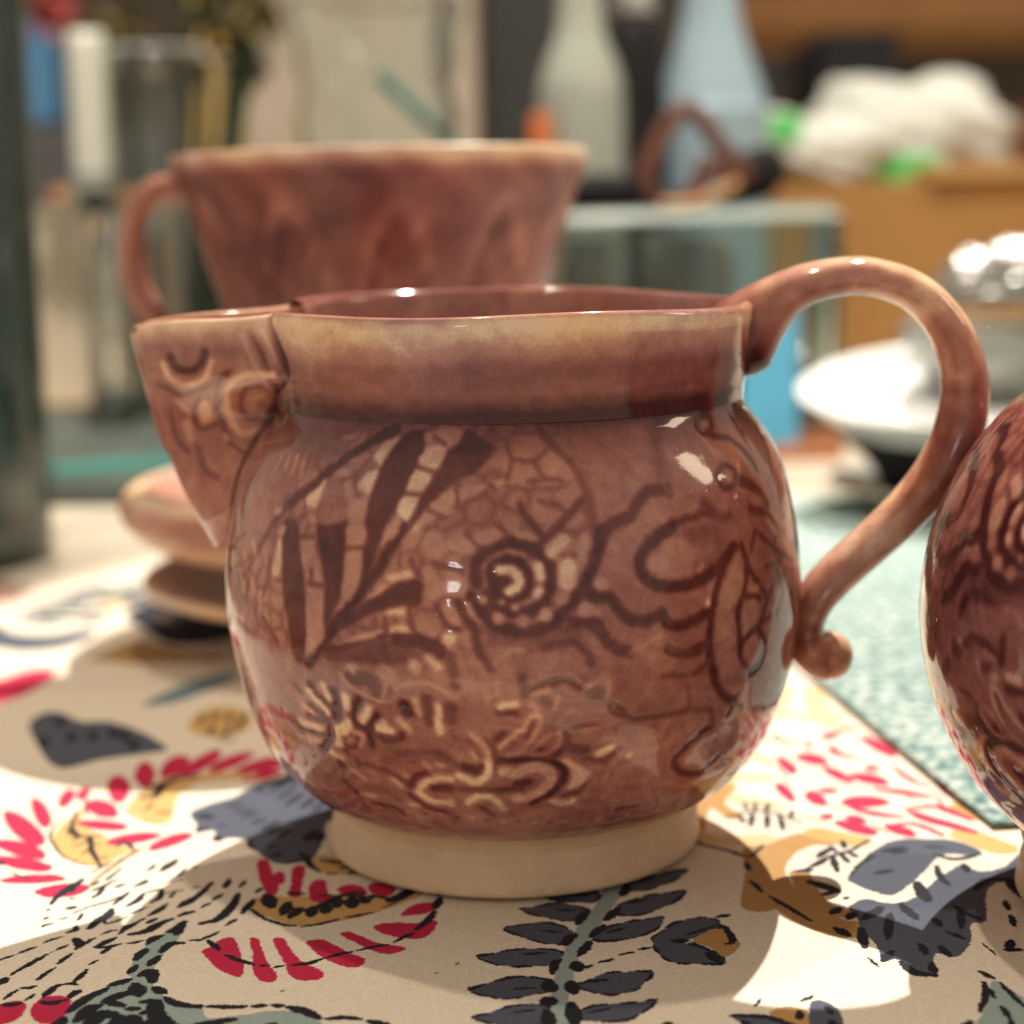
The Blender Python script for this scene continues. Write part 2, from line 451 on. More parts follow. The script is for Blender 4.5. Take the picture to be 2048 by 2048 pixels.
for pts in ([(770,150),(880,130),(980,480),(1010,600),(990,900),(1010,1080),(850,1250),(830,900),(840,600),(800,400)],):
    c_fill('b4', pts, .30)
for pts in ([(1230,50),(1390,40),(1380,200),(1240,200)], [(1220,240),(1370,240),(1350,560),(1250,740),(1170,690),(1200,450)]):
    c_fill('b4', pts, .24)
for pts in ([(1600,480),(1850,430),(1870,490),(1660,570)], [(1440,690),(1600,560),(1620,600),(1500,690)], [(1600,820),(1820,790),(1810,860),(1640,890)],
            [(1640,970),(1840,960),(1860,1050),(1640,1060)], [(1120,1150),(1340,1060),(1560,1000),(1560,1060),(1300,1130)], [(500,430),(540,300),(560,150),(600,130),(600,380),(550,500)],
            [(1220,1380),(1290,1330),(1340,1380),(1280,1420)], [(1840,1380),(1932,1330),(1932,1400)], [(1500,1400),(1600,1370),(1680,1420)], [(1190,770),(1120,840),(1180,800)]):
    c_fill('b4', pts, .14)
for a, wd in (([(850,570),(990,580)], 7), ([(880,440),(880,560)], 7), ([(1220,222),(1390,220)], 6), ([(1590,900),(1610,1070)], 7), ([(1850,880),(1880,1040)], 7), ([(1840,350),(1932,500)], 7),
              ([(760,120),(900,110)], 6), ([(540,530),(600,530)], 5), ([(100,450),(300,300),(420,150)], 7), ([(160,600),(330,330),(500,0)], 7), ([(250,750),(300,400)], 7), ([(90,250),(250,80)], 6),
              ([(330,850),(450,560),(480,300)], 7), ([(180,700),(120,500)], 6), ([(420,900),(560,1130)], 10)):
    c_line('b4', a, wd, .7)
for a, wd in (([(210,500),(230,580)], 9), ([(320,160),(340,280)], 10), ([(310,550),(330,640)], 9), ([(120,350),(130,450)], 7), ([(400,650),(380,800)], 8), ([(230,250),(240,330)], 7)):
    c_line('b4', a, wd, .22, 1.4)
c_line('Z3', [(860,470),(800,560),(650,690),(565,830),(528,1000),(518,1110)], 22, .98, 1.6)
# --- spiral
c_line('b5', [(900,1040),(1300,1070),(1700,1000)], 34, .66, 4)
for p, wd, v in (([(820,380)], 16, .28), ([(930,270),(1180,290)], 14, .3), ([(800,560),(820,660)], 12, .38)):
    c_line('b5', p, wd, v)
c_line('b5', [(900,520),(900,400),(1020,340),(1150,370),(1230,480),(1230,600),(1150,690),(1040,710),(930,640),(900,540)], 17, .9)
c_line('b5', [(740,560),(720,400),(820,260),(1000,180),(1150,180),(1320,250),(1440,400),(1450,600),(1380,760),(1230,850),(1080,850),(930,770),(840,670)], 19, .88)
c_line('b5', [(1960,40),(1932,200),(1880,350),(1770,600),(1650,780),(1480,940),(1280,1020),(1050,1010),(880,930),(760,800),(690,700)], 20, .9)
c_line('b5', [(940,540),(1030,560)], 20, .85)
c_line('b5', [(960,430),(1080,440),(1150,520),(1140,600),(1060,635)], 16, .02)
for p, wd, v in (([(1330,390),(1360,500)], 17, .03), ([(1345,620),(1330,650)], 17, .05), ([(1110,790)], 13, .2), ([(980,740)], 10, .25), ([(1465,265),(1570,150)], 22, .12),
                 ([(1625,400),(1610,540)], 30, .08), ([(1570,690)], 24, .34), ([(1400,860)], 24, .26), ([(1180,935)], 22, .36), ([(950,910)], 20, .27), ([(800,720)], 15, .25),
                 ([(650,780),(690,870)], 12, .25), ([(1780,130),(1760,250)], 18, .28), ([(1932,560)], 22, .28), ([(1780,820),(1880,870)], 24, .3)):
    c_line('b5', p, wd, v)
for a, wd, v in (([(560,740),(620,880),(720,1010),(760,1200),(860,1380)], 13, .8), ([(400,880),(450,960),(560,1010)], 9, .78), ([(350,780),(400,900),(380,1060),(300,1180)], 8, .74),
                 ([(110,750),(90,900),(150,1080)], 8, .76), ([(960,20),(1030,120),(1000,170)], 8, .75), ([(640,70),(760,230)], 7, .66), ([(340,380),(600,430)], 10, .74), ([(100,330),(150,460)], 7, .72),
                 ([(-20,1110),(200,1130),(400,1220)], 22, .93), ([(480,1250),(520,1449)], 16, .7)):
    c_line('b5', a, wd, v)
for pts, v in (([(400,790),(500,750),(600,980),(450,920)], .28), ([(150,850),(370,880),(380,1050),(200,1050)], .36), ([(400,1090),(480,1030),(560,1080),(480,1190),(420,1150)], .14),
               ([(700,100),(900,40),(1000,90),(920,180),(790,190)], .3), ([(420,180),(600,120),(720,220),(600,280)], .3), ([(1080,80),(1300,80),(1330,150),(1150,140)], .32),
               ([(80,1300),(160,1310),(200,1420),(120,1449)], .2), ([(220,1280),(330,1270),(410,1380),(350,1400)], .22), ([(220,620),(400,540),(620,520),(620,660),(400,700),(230,720)], .33)):
    c_fill('b5', pts, v)
c_line('b5', [(900,1350),(1070,1220),(1200,1200)], 6, .3)
c_line('b5', [(1400,1170),(1650,1130),(1780,1200),(1850,1320)], 14, .76)
c_line('b5', [(1660,940),(1850,960),(1950,1060)], 16, .85)
c_line('b5', [(1800,690),(1932,710)], 14, .8)
# --- right hand side
c_line('b3', [(600,960),(450,990),(350,1120),(280,1230),(150,1280),(0,1400)], 20, .84)
c_line('b3', [(560,300),(540,520),(560,700),(590,800)], 24, .68, 4)
c_line('b3', [(655,930),(660,1000)], 16, .74)
for cx, cy, rx, ry in ((1010,330,70,90), (1230,840,95,115)):
    c_line('b3', [(cx + rx * math.cos(t), cy + ry * math.sin(t)) for t in np.linspace(0, 6.283, 12)], 10, .85)
    c_line('b3', [(cx, cy)], 14, .22)
c_line('b3', [(1080,440),(1250,480),(1400,600),(1500,740)], 15, .88)
c_line('b3', [(1340,860),(1500,960),(1600,1100)], 22, .84)
c_line('b3', [(960,430),(1090,580)], 8, .3)
c_line('b3', [(470,1449),(650,1330),(850,1240),(1000,1200),(1120,1190)], 14, .8)
c_line('b3', [(1200,150),(1330,330),(1450,560)], 10, .7)
c_line('b3', [(1450,1150),(1600,1200),(1750,1400)], 16, .78)
c_line('b3', [(1000,1080),(1150,1240),(1250,1210)], 18, .72, 2)
c_fill('b6', [(470,330),(620,180),(800,120),(900,260),(880,450),(700,510),(520,480)], .34, 2)
c_line('b6', [(900,100),(1100,60),(1150,300),(1000,420)], 20, .64, 4)
c_line('b6', [(720,10),(520,150),(400,300),(400,450),(500,560),(700,600),(900,570),(1050,480),(1200,340),(1300,200)], 19, .9)
for a, wd, v in (([(1270,230),(1190,420),(1130,640),(1080,860),(1060,1100),(1070,1300),(1120,1449)], 14, .92), ([(1370,200),(1420,380),(1390,600),(1340,800),(1330,1000),(1360,1150)], 13, .9),
                 ([(1430,400),(1550,600),(1600,700),(1560,900),(1450,1060),(1360,1140)], 12, .86), ([(1360,1150),(1350,1280),(1410,1390),(1480,1410),(1560,1320),(1590,1150),(1540,1010)], 14, .92),
                 ([(1400,690),(1500,690),(1560,720)], 10, .82), ([(-120,640),(0,710),(80,690),(180,820),(300,910),(450,930),(600,850)], 18, .88), ([(620,900),(660,950),(750,970),(900,930),(1060,820)], 18, .9),
                 ([(-60,940),(0,1000),(80,1130),(200,1210),(280,1230)], 18, .84), ([(650,1190),(800,1240),(950,1180),(1040,1130)], 13, .78),
                 ([(1550,100),(1700,250),(1850,350)], 11, .78), ([(1680,150),(1780,50)], 10, .74), ([(1600,400),(1750,350)], 10, .74), ([(1850,650),(1880,900)], 14, .86), ([(1650,600),(1600,800)], 12, .8),
                 ([(1500,60),(1450,250)], 10, .74), ([(1640,880),(1560,950)], 9, .8), ([(1700,420),(1760,640),(1700,850)], 12, .74)):
    c_line('b6', a, wd, v)
for pts, v in (([(1400,760),(1520,720),(1520,880),(1400,1060),(1380,950)], .34), ([(1400,1180),(1480,1060),(1540,1160),(1500,1310),(1430,1320)], .32), ([(1010,760),(1070,690),(1050,790)], .08), ([(1440,600),(1540,580),(1500,650)], .28),
               ([(1270,360),(1390,500),(1330,740),(1190,800)], .36), ([(1130,900),(1300,900),(1310,1200),(1120,1250)], .42), ([(920,430),(1010,380),(970,460)], .25)):
    c_fill('b6', pts, v)
c_line('b6', [(300,1230),(450,1150),(600,1060)], 5, .3)
for a, wd, v in (([(1160,450),(1200,620),(1280,700),(1330,740)], 14, .88), ([(1170,820),(1020,950),(960,1030),(1000,1090),(1100,1090),(1200,1000)], 14, .86), ([(620,750),(800,790),(1140,740),(1170,830)], 11, .72),
                 ([(900,560),(1080,540),(1160,470)], 10, .7), ([(1040,620),(1050,720)], 8, .66), ([(930,420),(1050,440),(1140,390)], 12, .78), ([(1260,760),(1300,660)], 12, .78)):
    c_line('Z6', a, wd, v)
c_fill('Z6', [(1020,990),(1120,900),(1170,940),(1120,1040),(1030,1050)], .36)
c_fill('Z6', [(1210,300),(1300,250),(1310,440),(1370,560),(1290,660),(1210,540)], .38)
# --- flowers along the foot
c_line('b7', [(900,760),(1300,860),(1800,900)], 30, .6, 3)
c_fill('b7', [(380,300),(520,180),(760,200),(900,300),(1080,420),(1080,640),(980,820),(760,900),(560,840),(420,640)], .40, 2)
for a, wd, v in (([(480,170),(560,300),(700,420)], 15, .9), ([(340,200),(390,240)], 12, .8), ([(700,240),(760,350),(760,480)], 17, .92), ([(950,340),(900,450)], 18, .92), ([(480,370),(600,480),(690,540)], 11, .85),
                 ([(720,400),(740,530)], 17, .93), ([(450,490),(620,530)], 10, .84), ([(350,560),(440,620),(620,660)], 14, .92), ([(680,580),(690,700),(600,820)], 16, .92), ([(900,500),(960,600),(1060,590),(1130,480)], 14, .92),
                 ([(1060,600),(1080,760)], 16, .9), ([(1150,700),(1300,720),(1370,680)], 14, .8), ([(1390,390),(1430,470)], 22, .95), ([(1610,330),(1640,560)], 20, .76), ([(1830,430),(1830,520)], 24, .74),
                 ([(870,110),(1050,130),(1130,260)], 26, .78), ([(790,960)], 20, .84), ([(940,900),(950,960)], 9, .84), ([(1400,860),(1700,850),(1900,960)], 12, .74), ([(1250,250),(1190,310)], 12, .74),
                 ([(800,800),(850,860)], 9, .84), ([(1000,960),(1200,1010),(1400,1130)], 12, .7), ([(1100,1330),(1300,1380),(1400,1449)], 10, .74), ([(830,1130),(940,1230)], 14, .72)):
    c_line('b7', a, wd, v)
c_line('b7', [(880 + 75 * math.cos(t), 730 + 70 * math.sin(t)) for t in np.linspace(0, 6.283, 10)], 9, .8)
for a, wd, v in (([(470,240),(560,350),(660,450)], 13, .03), ([(600,180),(640,260),(680,330)], 13, .05), ([(820,310),(850,400)], 19, .02), ([(1050,440),(990,540)], 17, .05), ([(400,540),(600,620)], 15, .04),
                 ([(480,710),(580,730)], 14, .08), ([(420,390),(500,450)], 10, .12), ([(700,840),(790,890)], 14, .06), ([(1140,610),(1280,640)], 15, .04), ([(1200,570)], 13, .08), ([(1330,530),(1450,640)], 13, .16),
                 ([(1490,330),(1540,480)], 10, .18), ([(1730,420),(1720,560),(1750,650)], 15, .08), ([(760,80),(900,230),(1100,330),(1230,350)], 7, .26), ([(1240,170),(1180,310)], 7, .28), ([(900,1010),(1000,1090)], 11, .18),
                 ([(1400,1060),(1440,1080)], 9, .15), ([(1280,1100),(1370,1160)], 9, .18), ([(1580,940),(1640,980)], 10, .26), ([(1720,950),(1780,980)], 8, .24), ([(1300,220),(1560,160),(1900,320)], 8, .3),
                 ([(980,1240),(1120,1270)], 11, .2), ([(1450,1340),(1540,1350)], 11, .18), ([(860,20),(900,60)], 10, .2), ([(1180,50),(1260,130)], 22, .28)):
    c_line('b7', a, wd, v)
c_fill('b7', [(710,600),(800,560),(840,510),(880,530),(890,630),(850,680),(800,700),(820,780),(730,790),(740,690)], .03)
c_line('b7', [(900,650),(1000,690),(970,770)], 9, .16)
for c, a, wd, v in (('b7', [(1680,1190),(1850,1200)], 15, .8), ('b7', [(1850,1100),(1650,1110),(1560,1180),(1540,1240),(1680,1310),(1850,1340)], 15, .05),
                    ('b7', [(1450,1180),(1490,1100),(1600,1040)], 12, .86), ('b7', [(1440,1240),(1600,1360),(1800,1420)], 10, .8),
                    ('b8', [(480,920),(700,920),(950,930),(1040,980)], 13, .88), ('b8', [(1010,960),(1110,1020),(1080,1120),(980,1230),(800,1340)], 15, .92), ('b8', [(150,990),(280,1030),(330,980)], 17, .9),
                    ('b8', [(480,460),(640,470)], 17, .82), ('b8', [(1000,160),(1130,130),(1260,210)], 13, .78), ('b8', [(700,100),(720,280)], 15, .8), ('b8', [(740,250),(960,160)], 9, .78), ('b8', [(1360,260),(1440,260)], 22, .76),
                    ('b8', [(1560,400),(1680,480)], 15, .74), ('b8', [(440,740),(520,660)], 13, .8), ('b8', [(780,780),(1000,860),(1080,820)], 12, .82), ('b8', [(1100,680),(1150,800),(1300,820)], 18, .72), ('b8', [(1300,900),(1500,920),(1640,800)], 9, .74),
                    ('b8', [(100,1200),(500,1210),(700,1180)], 12, .74), ('b8', [(40,700),(200,760),(250,880)], 12, .6), ('b8', [(1200,620),(1400,600)], 9, .7), ('b8', [(20,180),(60,220)], 12, .8), ('b8', [(0,410),(50,430)], 12, .78), ('b8', [(900,350),(970,360)], 14, .7),
                    ('b8', [(1100,1260),(1240,1230),(1300,1150)], 9, .8), ('b8', [(420,1040),(440,860),(330,700)], 8, .8), ('b8', [(300,1370),(420,1449)], 12, .78), ('b8', [(1620,1400),(1800,1370)], 10, .66),
                    ('b8', [(380,920),(370,1040),(280,1120),(180,1110),(90,1060)], 16, .05), ('b8', [(200,660),(330,780),(385,920)], 9, .22), ('b8', [(220,830),(250,910)], 9, .2),
                    ('b8', [(520,1030),(650,1040),(800,990),(940,1010),(980,1070),(930,1170),(800,1260),(640,1290)], 20, .16), ('b8', [(650,1150),(760,1130)], 12, .86),
                    ('b8', [(760,740),(850,620),(860,520),(800,490),(720,590),(600,700),(480,790)], 9, .14), ('b8', [(790,560),(750,690)], 7, .74), ('b8', [(790,870),(900,870),(1050,760),(1050,660),(900,720),(800,810)], 7, .26),
                    ('b8', [(1440,860),(1560,800)], 17, .05), ('b8', [(480,400),(640,380)], 15, .1), ('b8', [(980,1310),(1100,1340),(1200,1310)], 12, .14), ('b8', [(170,1330),(220,1290),(330,1260),(450,1310),(530,1400)], 14, .1),
                    ('b8', [(20,1320)], 15, .15), ('b8', [(1060,560),(1180,420)], 6, .28), ('b8', [(1540,150),(1540,300)], 8, .28), ('b8', [(820,280),(960,250)], 9, .24), ('b8', [(790,400),(830,420)], 14, .2), ('b8', [(1330,190),(1350,200)], 12, .24),
                    ('b8', [(1040,320),(1010,420)], 9, .26), ('b8', [(380,340),(480,260)], 6, .3), ('b8', [(560,880),(700,820),(790,740)], 6, .26), ('b8', [(1720,880)], 16, .2), ('b8', [(1300,650),(1560,580)], 7, .32)):
    c_line(c, a, wd, v)
c_fill('b8', [(1050,910),(1150,900),(1230,960),(1360,1030),(1280,1160),(1120,1200),(1170,1110),(1150,1010)], .12)
for k in range(26):                                       # small beads above the foot
    c_line('b7', [(700 + k * 150, 1290 + 230 * math.sin(min(1, k / 14.0) * 1.5708) - max(0, k - 16) * 22)], 8, .2 if k % 2 else .74)
run_ops(FIELD)
HALF = np.pi * R0                                         # the same stamps carry on round the back
sel = np.abs(SS) > 1.38 * R0
BACK = np.roll(BASE, NU // 2, 1)
run_ops(BACK, HALF, True); run_ops(BACK, -HALF, True)
FIELD = np.where(sel, BACK, FIELD)
# pooled glaze under the rim, thin glaze above the foot
pool = np.clip(1 - vv / 0.0095, 0, 1)[:, None]
FIELD = FIELD + pool ** 1.3 * 0.55 * (1 + 0.6 * vnoise(NV, NU, 60, 3))
thin = np.clip((vv - (ARC - 0.007)) / 0.007, 0, 1)[:, None]
FIELD = FIELD * (1 - 0.25 * thin) + 0.04 * thin
FIELD = FIELD + 0.09 * vnoise(NV, NU, 30, 5) + 0.04 * vnoise(NV, NU, 9, 6)
con = vnoise(NV, NU, 42, 15) + 0.5 * vnoise(NV, NU, 21, 16)
calm = 0.35 + 0.65 * np.clip((VV - 0.018) / 0.03, 0, 1)
FIELD = FIELD + 0.040 * calm * np.cos(con * 2 * np.pi * 4.2).astype(np.float32)
lowline = ARC - 0.0022 - 0.0026 * vnoise(1, NU, 30, 17) - 0.0010 * vnoise(1, NU, 8, 18)
FIELD = np.where(VV > lowline, FIELD * .35 + .02, FIELD)
# fire the edges soft
for _ in range(2):
    FIELD = (FIELD * 2 + np.roll(FIELD, 1, 1) + np.roll(FIELD, -1, 1)) / 4
    FIELD[1:-1] = (FIELD[1:-1] * 2 + FIELD[2:] + FIELD[:-2]) / 4
HGT = FIELD.copy()
for _ in range(3):
    HGT = (HGT * 2 + np.roll(HGT, 1, 1) + np.roll(HGT, -1, 1)) / 4
    HGT[1:-1] = (HGT[1:-1] * 2 + HGT[2:] + HGT[:-2]) / 4
disp = -(np.clip(HGT, 0, 1.1) - 0.46) * 0.00019
edge = np.clip(np.minimum(vv, ARC - vv) / 0.002, 0, 1)[:, None]
disp = disp * edge + 0.00012 * vnoise(NV, NU, 120, 8)
dr = np.gradient(BR, vv); dz = np.gradient(BZ, vv)
nr, nz = -dz, dr                                          # outward normal of the profile
RR = BR[:, None] + disp * nr[:, None]
ZZ = BZ[:, None] + disp * nz[:, None]
BODY_V = np.stack([RR * np.sin(TH), -RR * np.cos(TH), ZZ], -1)

def glaze_attr(o, vals):
    at = o.data.attributes.new('glaze', 'FLOAT', 'POINT')
    at.data.foreach_set('value', np.asarray(vals, np.float32).reshape(-1))

jug = thing('cream_jug', 'plum-brown glazed cream jug carved with a wing and spiral, spout at left, standing in front', 'jug', (0, 0, 0))
grid_obj('body', BODY_V, True, False, M_GLAZE, jug, attr={'glaze': FIELD})

# rim band and hollow inside
ZB, ZT = z_of(822, 0.262) - 0.0006, 0.0914
rim_prof = [(BP[0, 0] + 0.00015, ZB - 0.0013), (BP[0, 0] + 0.00025, ZB + 0.0002), (BP[0, 0] + 0.0004, ZB + 0.0016), (BP[0, 0] + 0.0005, ZB + 0.0029), (0.0391, ZB + 0.0042), (0.0394, 0.0825), (0.0399, 0.0870), (0.0403, 0.0896), (0.0402, 0.0908), (0.0396, 0.0914),
            (0.0386, 0.0913), (0.0378, 0.0906), (0.0374, 0.089), (0.0368, 0.082), (0.0365, 0.0765), (0.040, 0.070), (0.0435, 0.060), (0.0448, 0.045), (0.042, 0.030), (0.034, 0.018), (0.020, 0.0125), (0.004, 0.0115)]
rp = spline(np.array(rim_prof), 6)
NR = 220
tr_ = np.linspace(-np.pi, np.pi, NR, endpoint=False)
wob = 1 + 0.004 * np.sin(2 * tr_ + 0.6) + 0.003 * np.sin(3 * tr_)
wz = 0.00035 * np.sin(2 * tr_ + 1.0) + 0.0002 * np.sin(5 * tr_)
RV = np.stack([rp[:, 0, None] * wob * np.sin(tr_), -rp[:, 0, None] * wob * np.cos(tr_), rp[:, 1, None] + (wz - 0.0006 + 0.0004 * -np.cos(tr_) - 0.0003 * np.sin(tr_)) * np.clip((rp[:, 1, None] - 0.076) / 0.014, 0, 1)], -1)
mid_t = tr_ + np.pi / NR
keep = np.ones((len(rp) - 1, NR), bool)
for i in range(len(rp) - 1):
    if rp[i, 1] > 0.0795:
        keep[i] = ~(np.abs(mid_t + np.pi / 2) < R(21.8))
zz = rp[:, 1]
inner = np.zeros(len(rp)); inner[10 * 6:] = 1
g_band = np.where(inner > 0, 0.42, 0.58 - 0.52 * np.clip((zz - 0.0836) / 0.0056, 0, 1) ** 0.75)
g_band = g_band + np.where(inner == 0, .45 * np.clip(1 - (zz - ZB) / .0035, 0, 1) ** 1.5, 0)
g_lip = np.exp(-((zz - 0.0913) / 0.0006) ** 2) * 0.28
gb = g_band[:, None] + g_lip[:, None] + 0.12 * vnoise(len(rp), NR, 16, 11) + 0.10 * vnoise(len(rp), NR, 5, 12)
patch = (tr_ > 0.43) & (tr_ < 1.25)                       # glaze tone darker towards the handle
gb[:, patch] += np.where((inner == 0) & (zz < 0.0885), 0.10, 0.0)[:, None]
gb += np.where((inner == 0) & (zz < .0905), .75, 0)[:, None] * np.exp(-((tr_ - 1.385) / .045) ** 2)[None]   # glaze pooled along the handle join
grid_obj('rim_band', RV, True, False, M_GLAZE, jug, keep=keep, attr={'glaze': gb})

# bare foot ring
zj = z_of(1552)
foot_prof = [(0.0300, zj + 0.0010), (0.0321, zj + 0.0004), (0.0326, zj - 0.0012), (0.0323, 0.0080), (0.0319, 0.0068), (0.0320, 0.0060), (0.0326, 0.0048), (0.0329, 0.0030), (0.0333, 0.0010), (0.0332, 0.0003), (0.0326, 0.0),
             (0.0290, 0.0), (0.0282, 0.0006), (0.0278, 0.004), (0.002, 0.0045)]
fr_ = lathe('foot_ring', [(a_ * (.955 if b_ < .009 else 1.0), b_) for a_, b_ in foot_prof], M_BISQUE, jug, 160, smooth_n=5)
for v in fr_.data.vertices:                               # the ring was turned a little off centre
    v.co.x -= 0.0009 * (1 - v.co.z / .012)

# spout: folded leaf of clay, open at the top
apex_px = [(243, 670), (256, 720), (288, 832), (328, 932), (376, 1022), (428, 1092)]
AP = spline(np.array([at_y(x, y, 0.011 - 0.007 * k / 5) for k, (x, y) in enumerate(apex_px)]), 8)
seam_px = [(566, 629), (582, 745), (538, 815), (478, 890), (452, 965), (438, 1090)]
def bowl_pt(p):
    if p[1] < 790:
        a = math.asin(max(-1, min(1, (p[0] - 1009) / 492.0))); z = z_of(p[1], 0.301 - 0.0392 * math.cos(a))
        return np.array([0.0392 * math.sin(a), -0.0392 * math.cos(a), z])
    s, v = to_bowl([p])[0]; th = s / R0
    r, z = np.interp(v, vv, BR), np.interp(v, vv, BZ)
    return np.array([r * math.sin(th), -r * math.cos(th), z])
SP = spline(np.array([bowl_pt(p) for p in seam_px]), 8)
SP[:, 1] = np.minimum(SP[:, 1], -0.0006)
SP[-6:, 1] *= np.linspace(1, 0.35, 6)
ns = len(AP)
NC = 180
rows = []
for i in range(ns):
    a, s = AP[i], SP[i]; b = s * np.array([1, -1, 1])
    row = []
    for k in range(NC + 1):
        t = k / NC * 2 - 1                                 # -1 front seam, 0 fold, +1 back seam
        e = b if t > 0 else s
        q = abs(t)
        p = a * (1 - q) + e * q
        sg = -math.tanh(t * -9.0); n = np.array([-0.55, sg, -0.25]); n /= np.linalg.norm(n)
        bulge = 0.0030 * math.sin(q * math.pi) * (0.45 + 0.55 * (1 - i / ns))
        rnd = math.exp(-(q / 0.10) ** 2)                    # the fold is rounded over
        p = p + np.array([0, 0, 0.0006]) * max(0, (q - .6) / .4) ** 2 * max(0, 1 - i / 6)
        if i < 8: p = p + np.array([0, 0, 0.0022 * (1 - i / 8) * math.sin(math.pi * min(1, q * 1.0)) ** 1.0 * (1 - q * .6)])
        p = p + n * bulge + np.array([0.0016, 0, 0.0]) * rnd
        row.append(p)
    rows.append(row)
rows = np.array(rows)
# more rows along the height, then carve
ii = np.linspace(0, ns - 1, 110); lo = ii.astype(int).clip(0, ns - 2); fr = (ii - lo)[:, None, None]
rows = rows[lo] * (1 - fr) + rows[lo + 1] * fr
mir = rows.copy(); mir[:, NC // 2 + 1:] = rows[:, :NC // 2][:, ::-1]
PXs = proj(mir.reshape(-1, 3)).reshape(rows.shape[0], rows.shape[1], 2)
SF = np.full(rows.shape[:2], 0.44)
def s_line(pts, wpx, v, soft=5.0):
    global SF
    P = spline(tr('Z3', pts), 5) if len(pts) > 2 else np.array(tr('Z3', pts * (2 if len(pts) == 1 else 1)))
    d = seg_dist(PXs[..., 0], PXs[..., 1], P, np.full(len(P), wpx / 2))
    a = np.clip(0.5 - d / (2 * soft), 0, 1); a = a * a * (3 - 2 * a)
    SF = SF * (1 - a) + v * a
s_line([(560,430),(620,700),(500,800)], 60, .40, 16)
for a, wd, v in (([(300,350),(330,400),(400,410),(440,370),(450,330)], 16, .82), ([(270,380),(300,440),(370,470),(450,440),(480,370)], 12, .20), ([(250,470),(360,510),(470,470),(540,420)], 10, .68),
                 ([(640,240),(690,330),(730,440),(760,500)], 12, .70), ([(700,240),(740,330),(790,430)], 9, .28), ([(600,250),(640,330),(670,400)], 8, .30),
                 ([(560,410),(505,480),(510,600),(560,710)], 9, .66), ([(740,430),(610,432),(548,500),(556,600),(610,680),(700,660)], 15, .20), ([(690,475),(630,490),(605,550),(630,610),(680,610)], 12, .66), ([(700,520),(665,530),(660,570)], 10, .30),
                 ([(445,560),(455,610)], 24, .22), ([(430,530),(400,590),(430,660),(500,640)], 8, .70), ([(300,580),(330,700),(380,760)], 9, .66), ([(370,640),(390,700)], 18, .28), ([(420,740),(450,830),(500,870)], 14, .62),
                 ([(540,690),(590,750)], 10, .26), ([(330,540),(380,580)], 9, .3), ([(560,720),(610,760)], 8, .68)):
    s_line(a, wd, v)
trow = np.linspace(0, 1, rows.shape[0])[:, None]
qcol = np.abs(np.linspace(-1, 1, NC + 1))[None]
SF = np.where(trow < 0.10, SF * (trow / 0.10) + 0.10 * (1 - trow / 0.10), SF)
SF = SF * (1 - 0.6 * np.exp(-(qcol / 0.06) ** 2)) + 0.22 * 0.6 * np.exp(-(qcol / 0.06) ** 2)
SF = np.where(qcol > 0.93, SF + (qcol - 0.93) / 0.07 * 0.6, SF)
SF = (SF - .44) * 1.25 + .47
SF = SF + 0.10 * vnoise(*SF.shape, 14, 21) + 0.06 * vnoise(*SF.shape, 5, 22)
nrm = np.cross(np.gradient(rows, axis=1), np.gradient(rows, axis=0)); nrm /= np.linalg.norm(nrm, axis=2)[..., None] + 1e-12
if nrm[30, 10, 1] > 0: nrm = -nrm
outer = rows - nrm * ((np.clip(SF, 0, 1) - 0.44) * 0.00018)[..., None]
# inner skin, then a rounded lip joining both
inn = rows - nrm * (0.0030 * (1 - 0.5 * trow))[..., None]
lip1 = rows[:1] + np.array([0, 0, 0.0007]) - nrm[:1] * 0.0008
lip2 = rows[:1] + np.array([0, 0, 0.0007]) - nrm[:1] * 0.0022
full = np.concatenate([outer[::-1], lip1, lip2, inn], 0)
gl = np.concatenate([SF[::-1], np.full((2, NC + 1), 0.16), np.full(SF.shape, 0.42)], 0)
grid_obj('spout', full, False, False, M_GLAZE, jug, attr={'glaze': gl})

# handle: a flattened pulled strap with a curled tail
hp = [(1490,676),(1522,628),(1580,583),(1660,556),(1745,554),(1832,586),(1893,650),(1924,728),(1929,800),(1909,882),(1865,960),(1805,1028),(1735,1092),(1668,1152),(1626,1203),(1609,1250),(1617,1288),(1643,1308),(1664,1311)]
hw = [81, 62, 44, 38, 37, 38, 40, 43, 46, 47, 45, 42, 40, 40, 37, 38, 43, 50, 47]
HP = np.array([at_y(x, y, -0.0030 - 0.004 * max(0, (x - 1500) / 420.0)) for x, y in hp]); HP[0, 0] -= 0.001
def hglz(V, th):
    g = 0.30 - 0.10 * np.cos(th * 2)[None] + 0.3 * vnoise(V.shape[0], V.shape[1], 9, 31) + 0.2 * vnoise(V.shape[0], V.shape[1], 3, 32)
    k = np.arange(V.shape[0])[:, None]
    return np.clip(g + 0.75 * np.exp(-(k / 9.0) ** 2) + 0.12 * np.sin(k / 9.0), 0, 1)
tube('handle', HP, [h * 0.0000838 for h in hw], M_GLAZE, jug, 40, 8, depth=[0.0062, 0.0062, 0.006, 0.0057, 0.0056, 0.0056, 0.0056, 0.0056, 0.0057, 0.0057, 0.0058, 0.0058, 0.0058, 0.006, 0.006, 0.006, 0.0056, 0.005, 0.0046],
     side=(0, 1, 0), attr={'glaze': hglz})

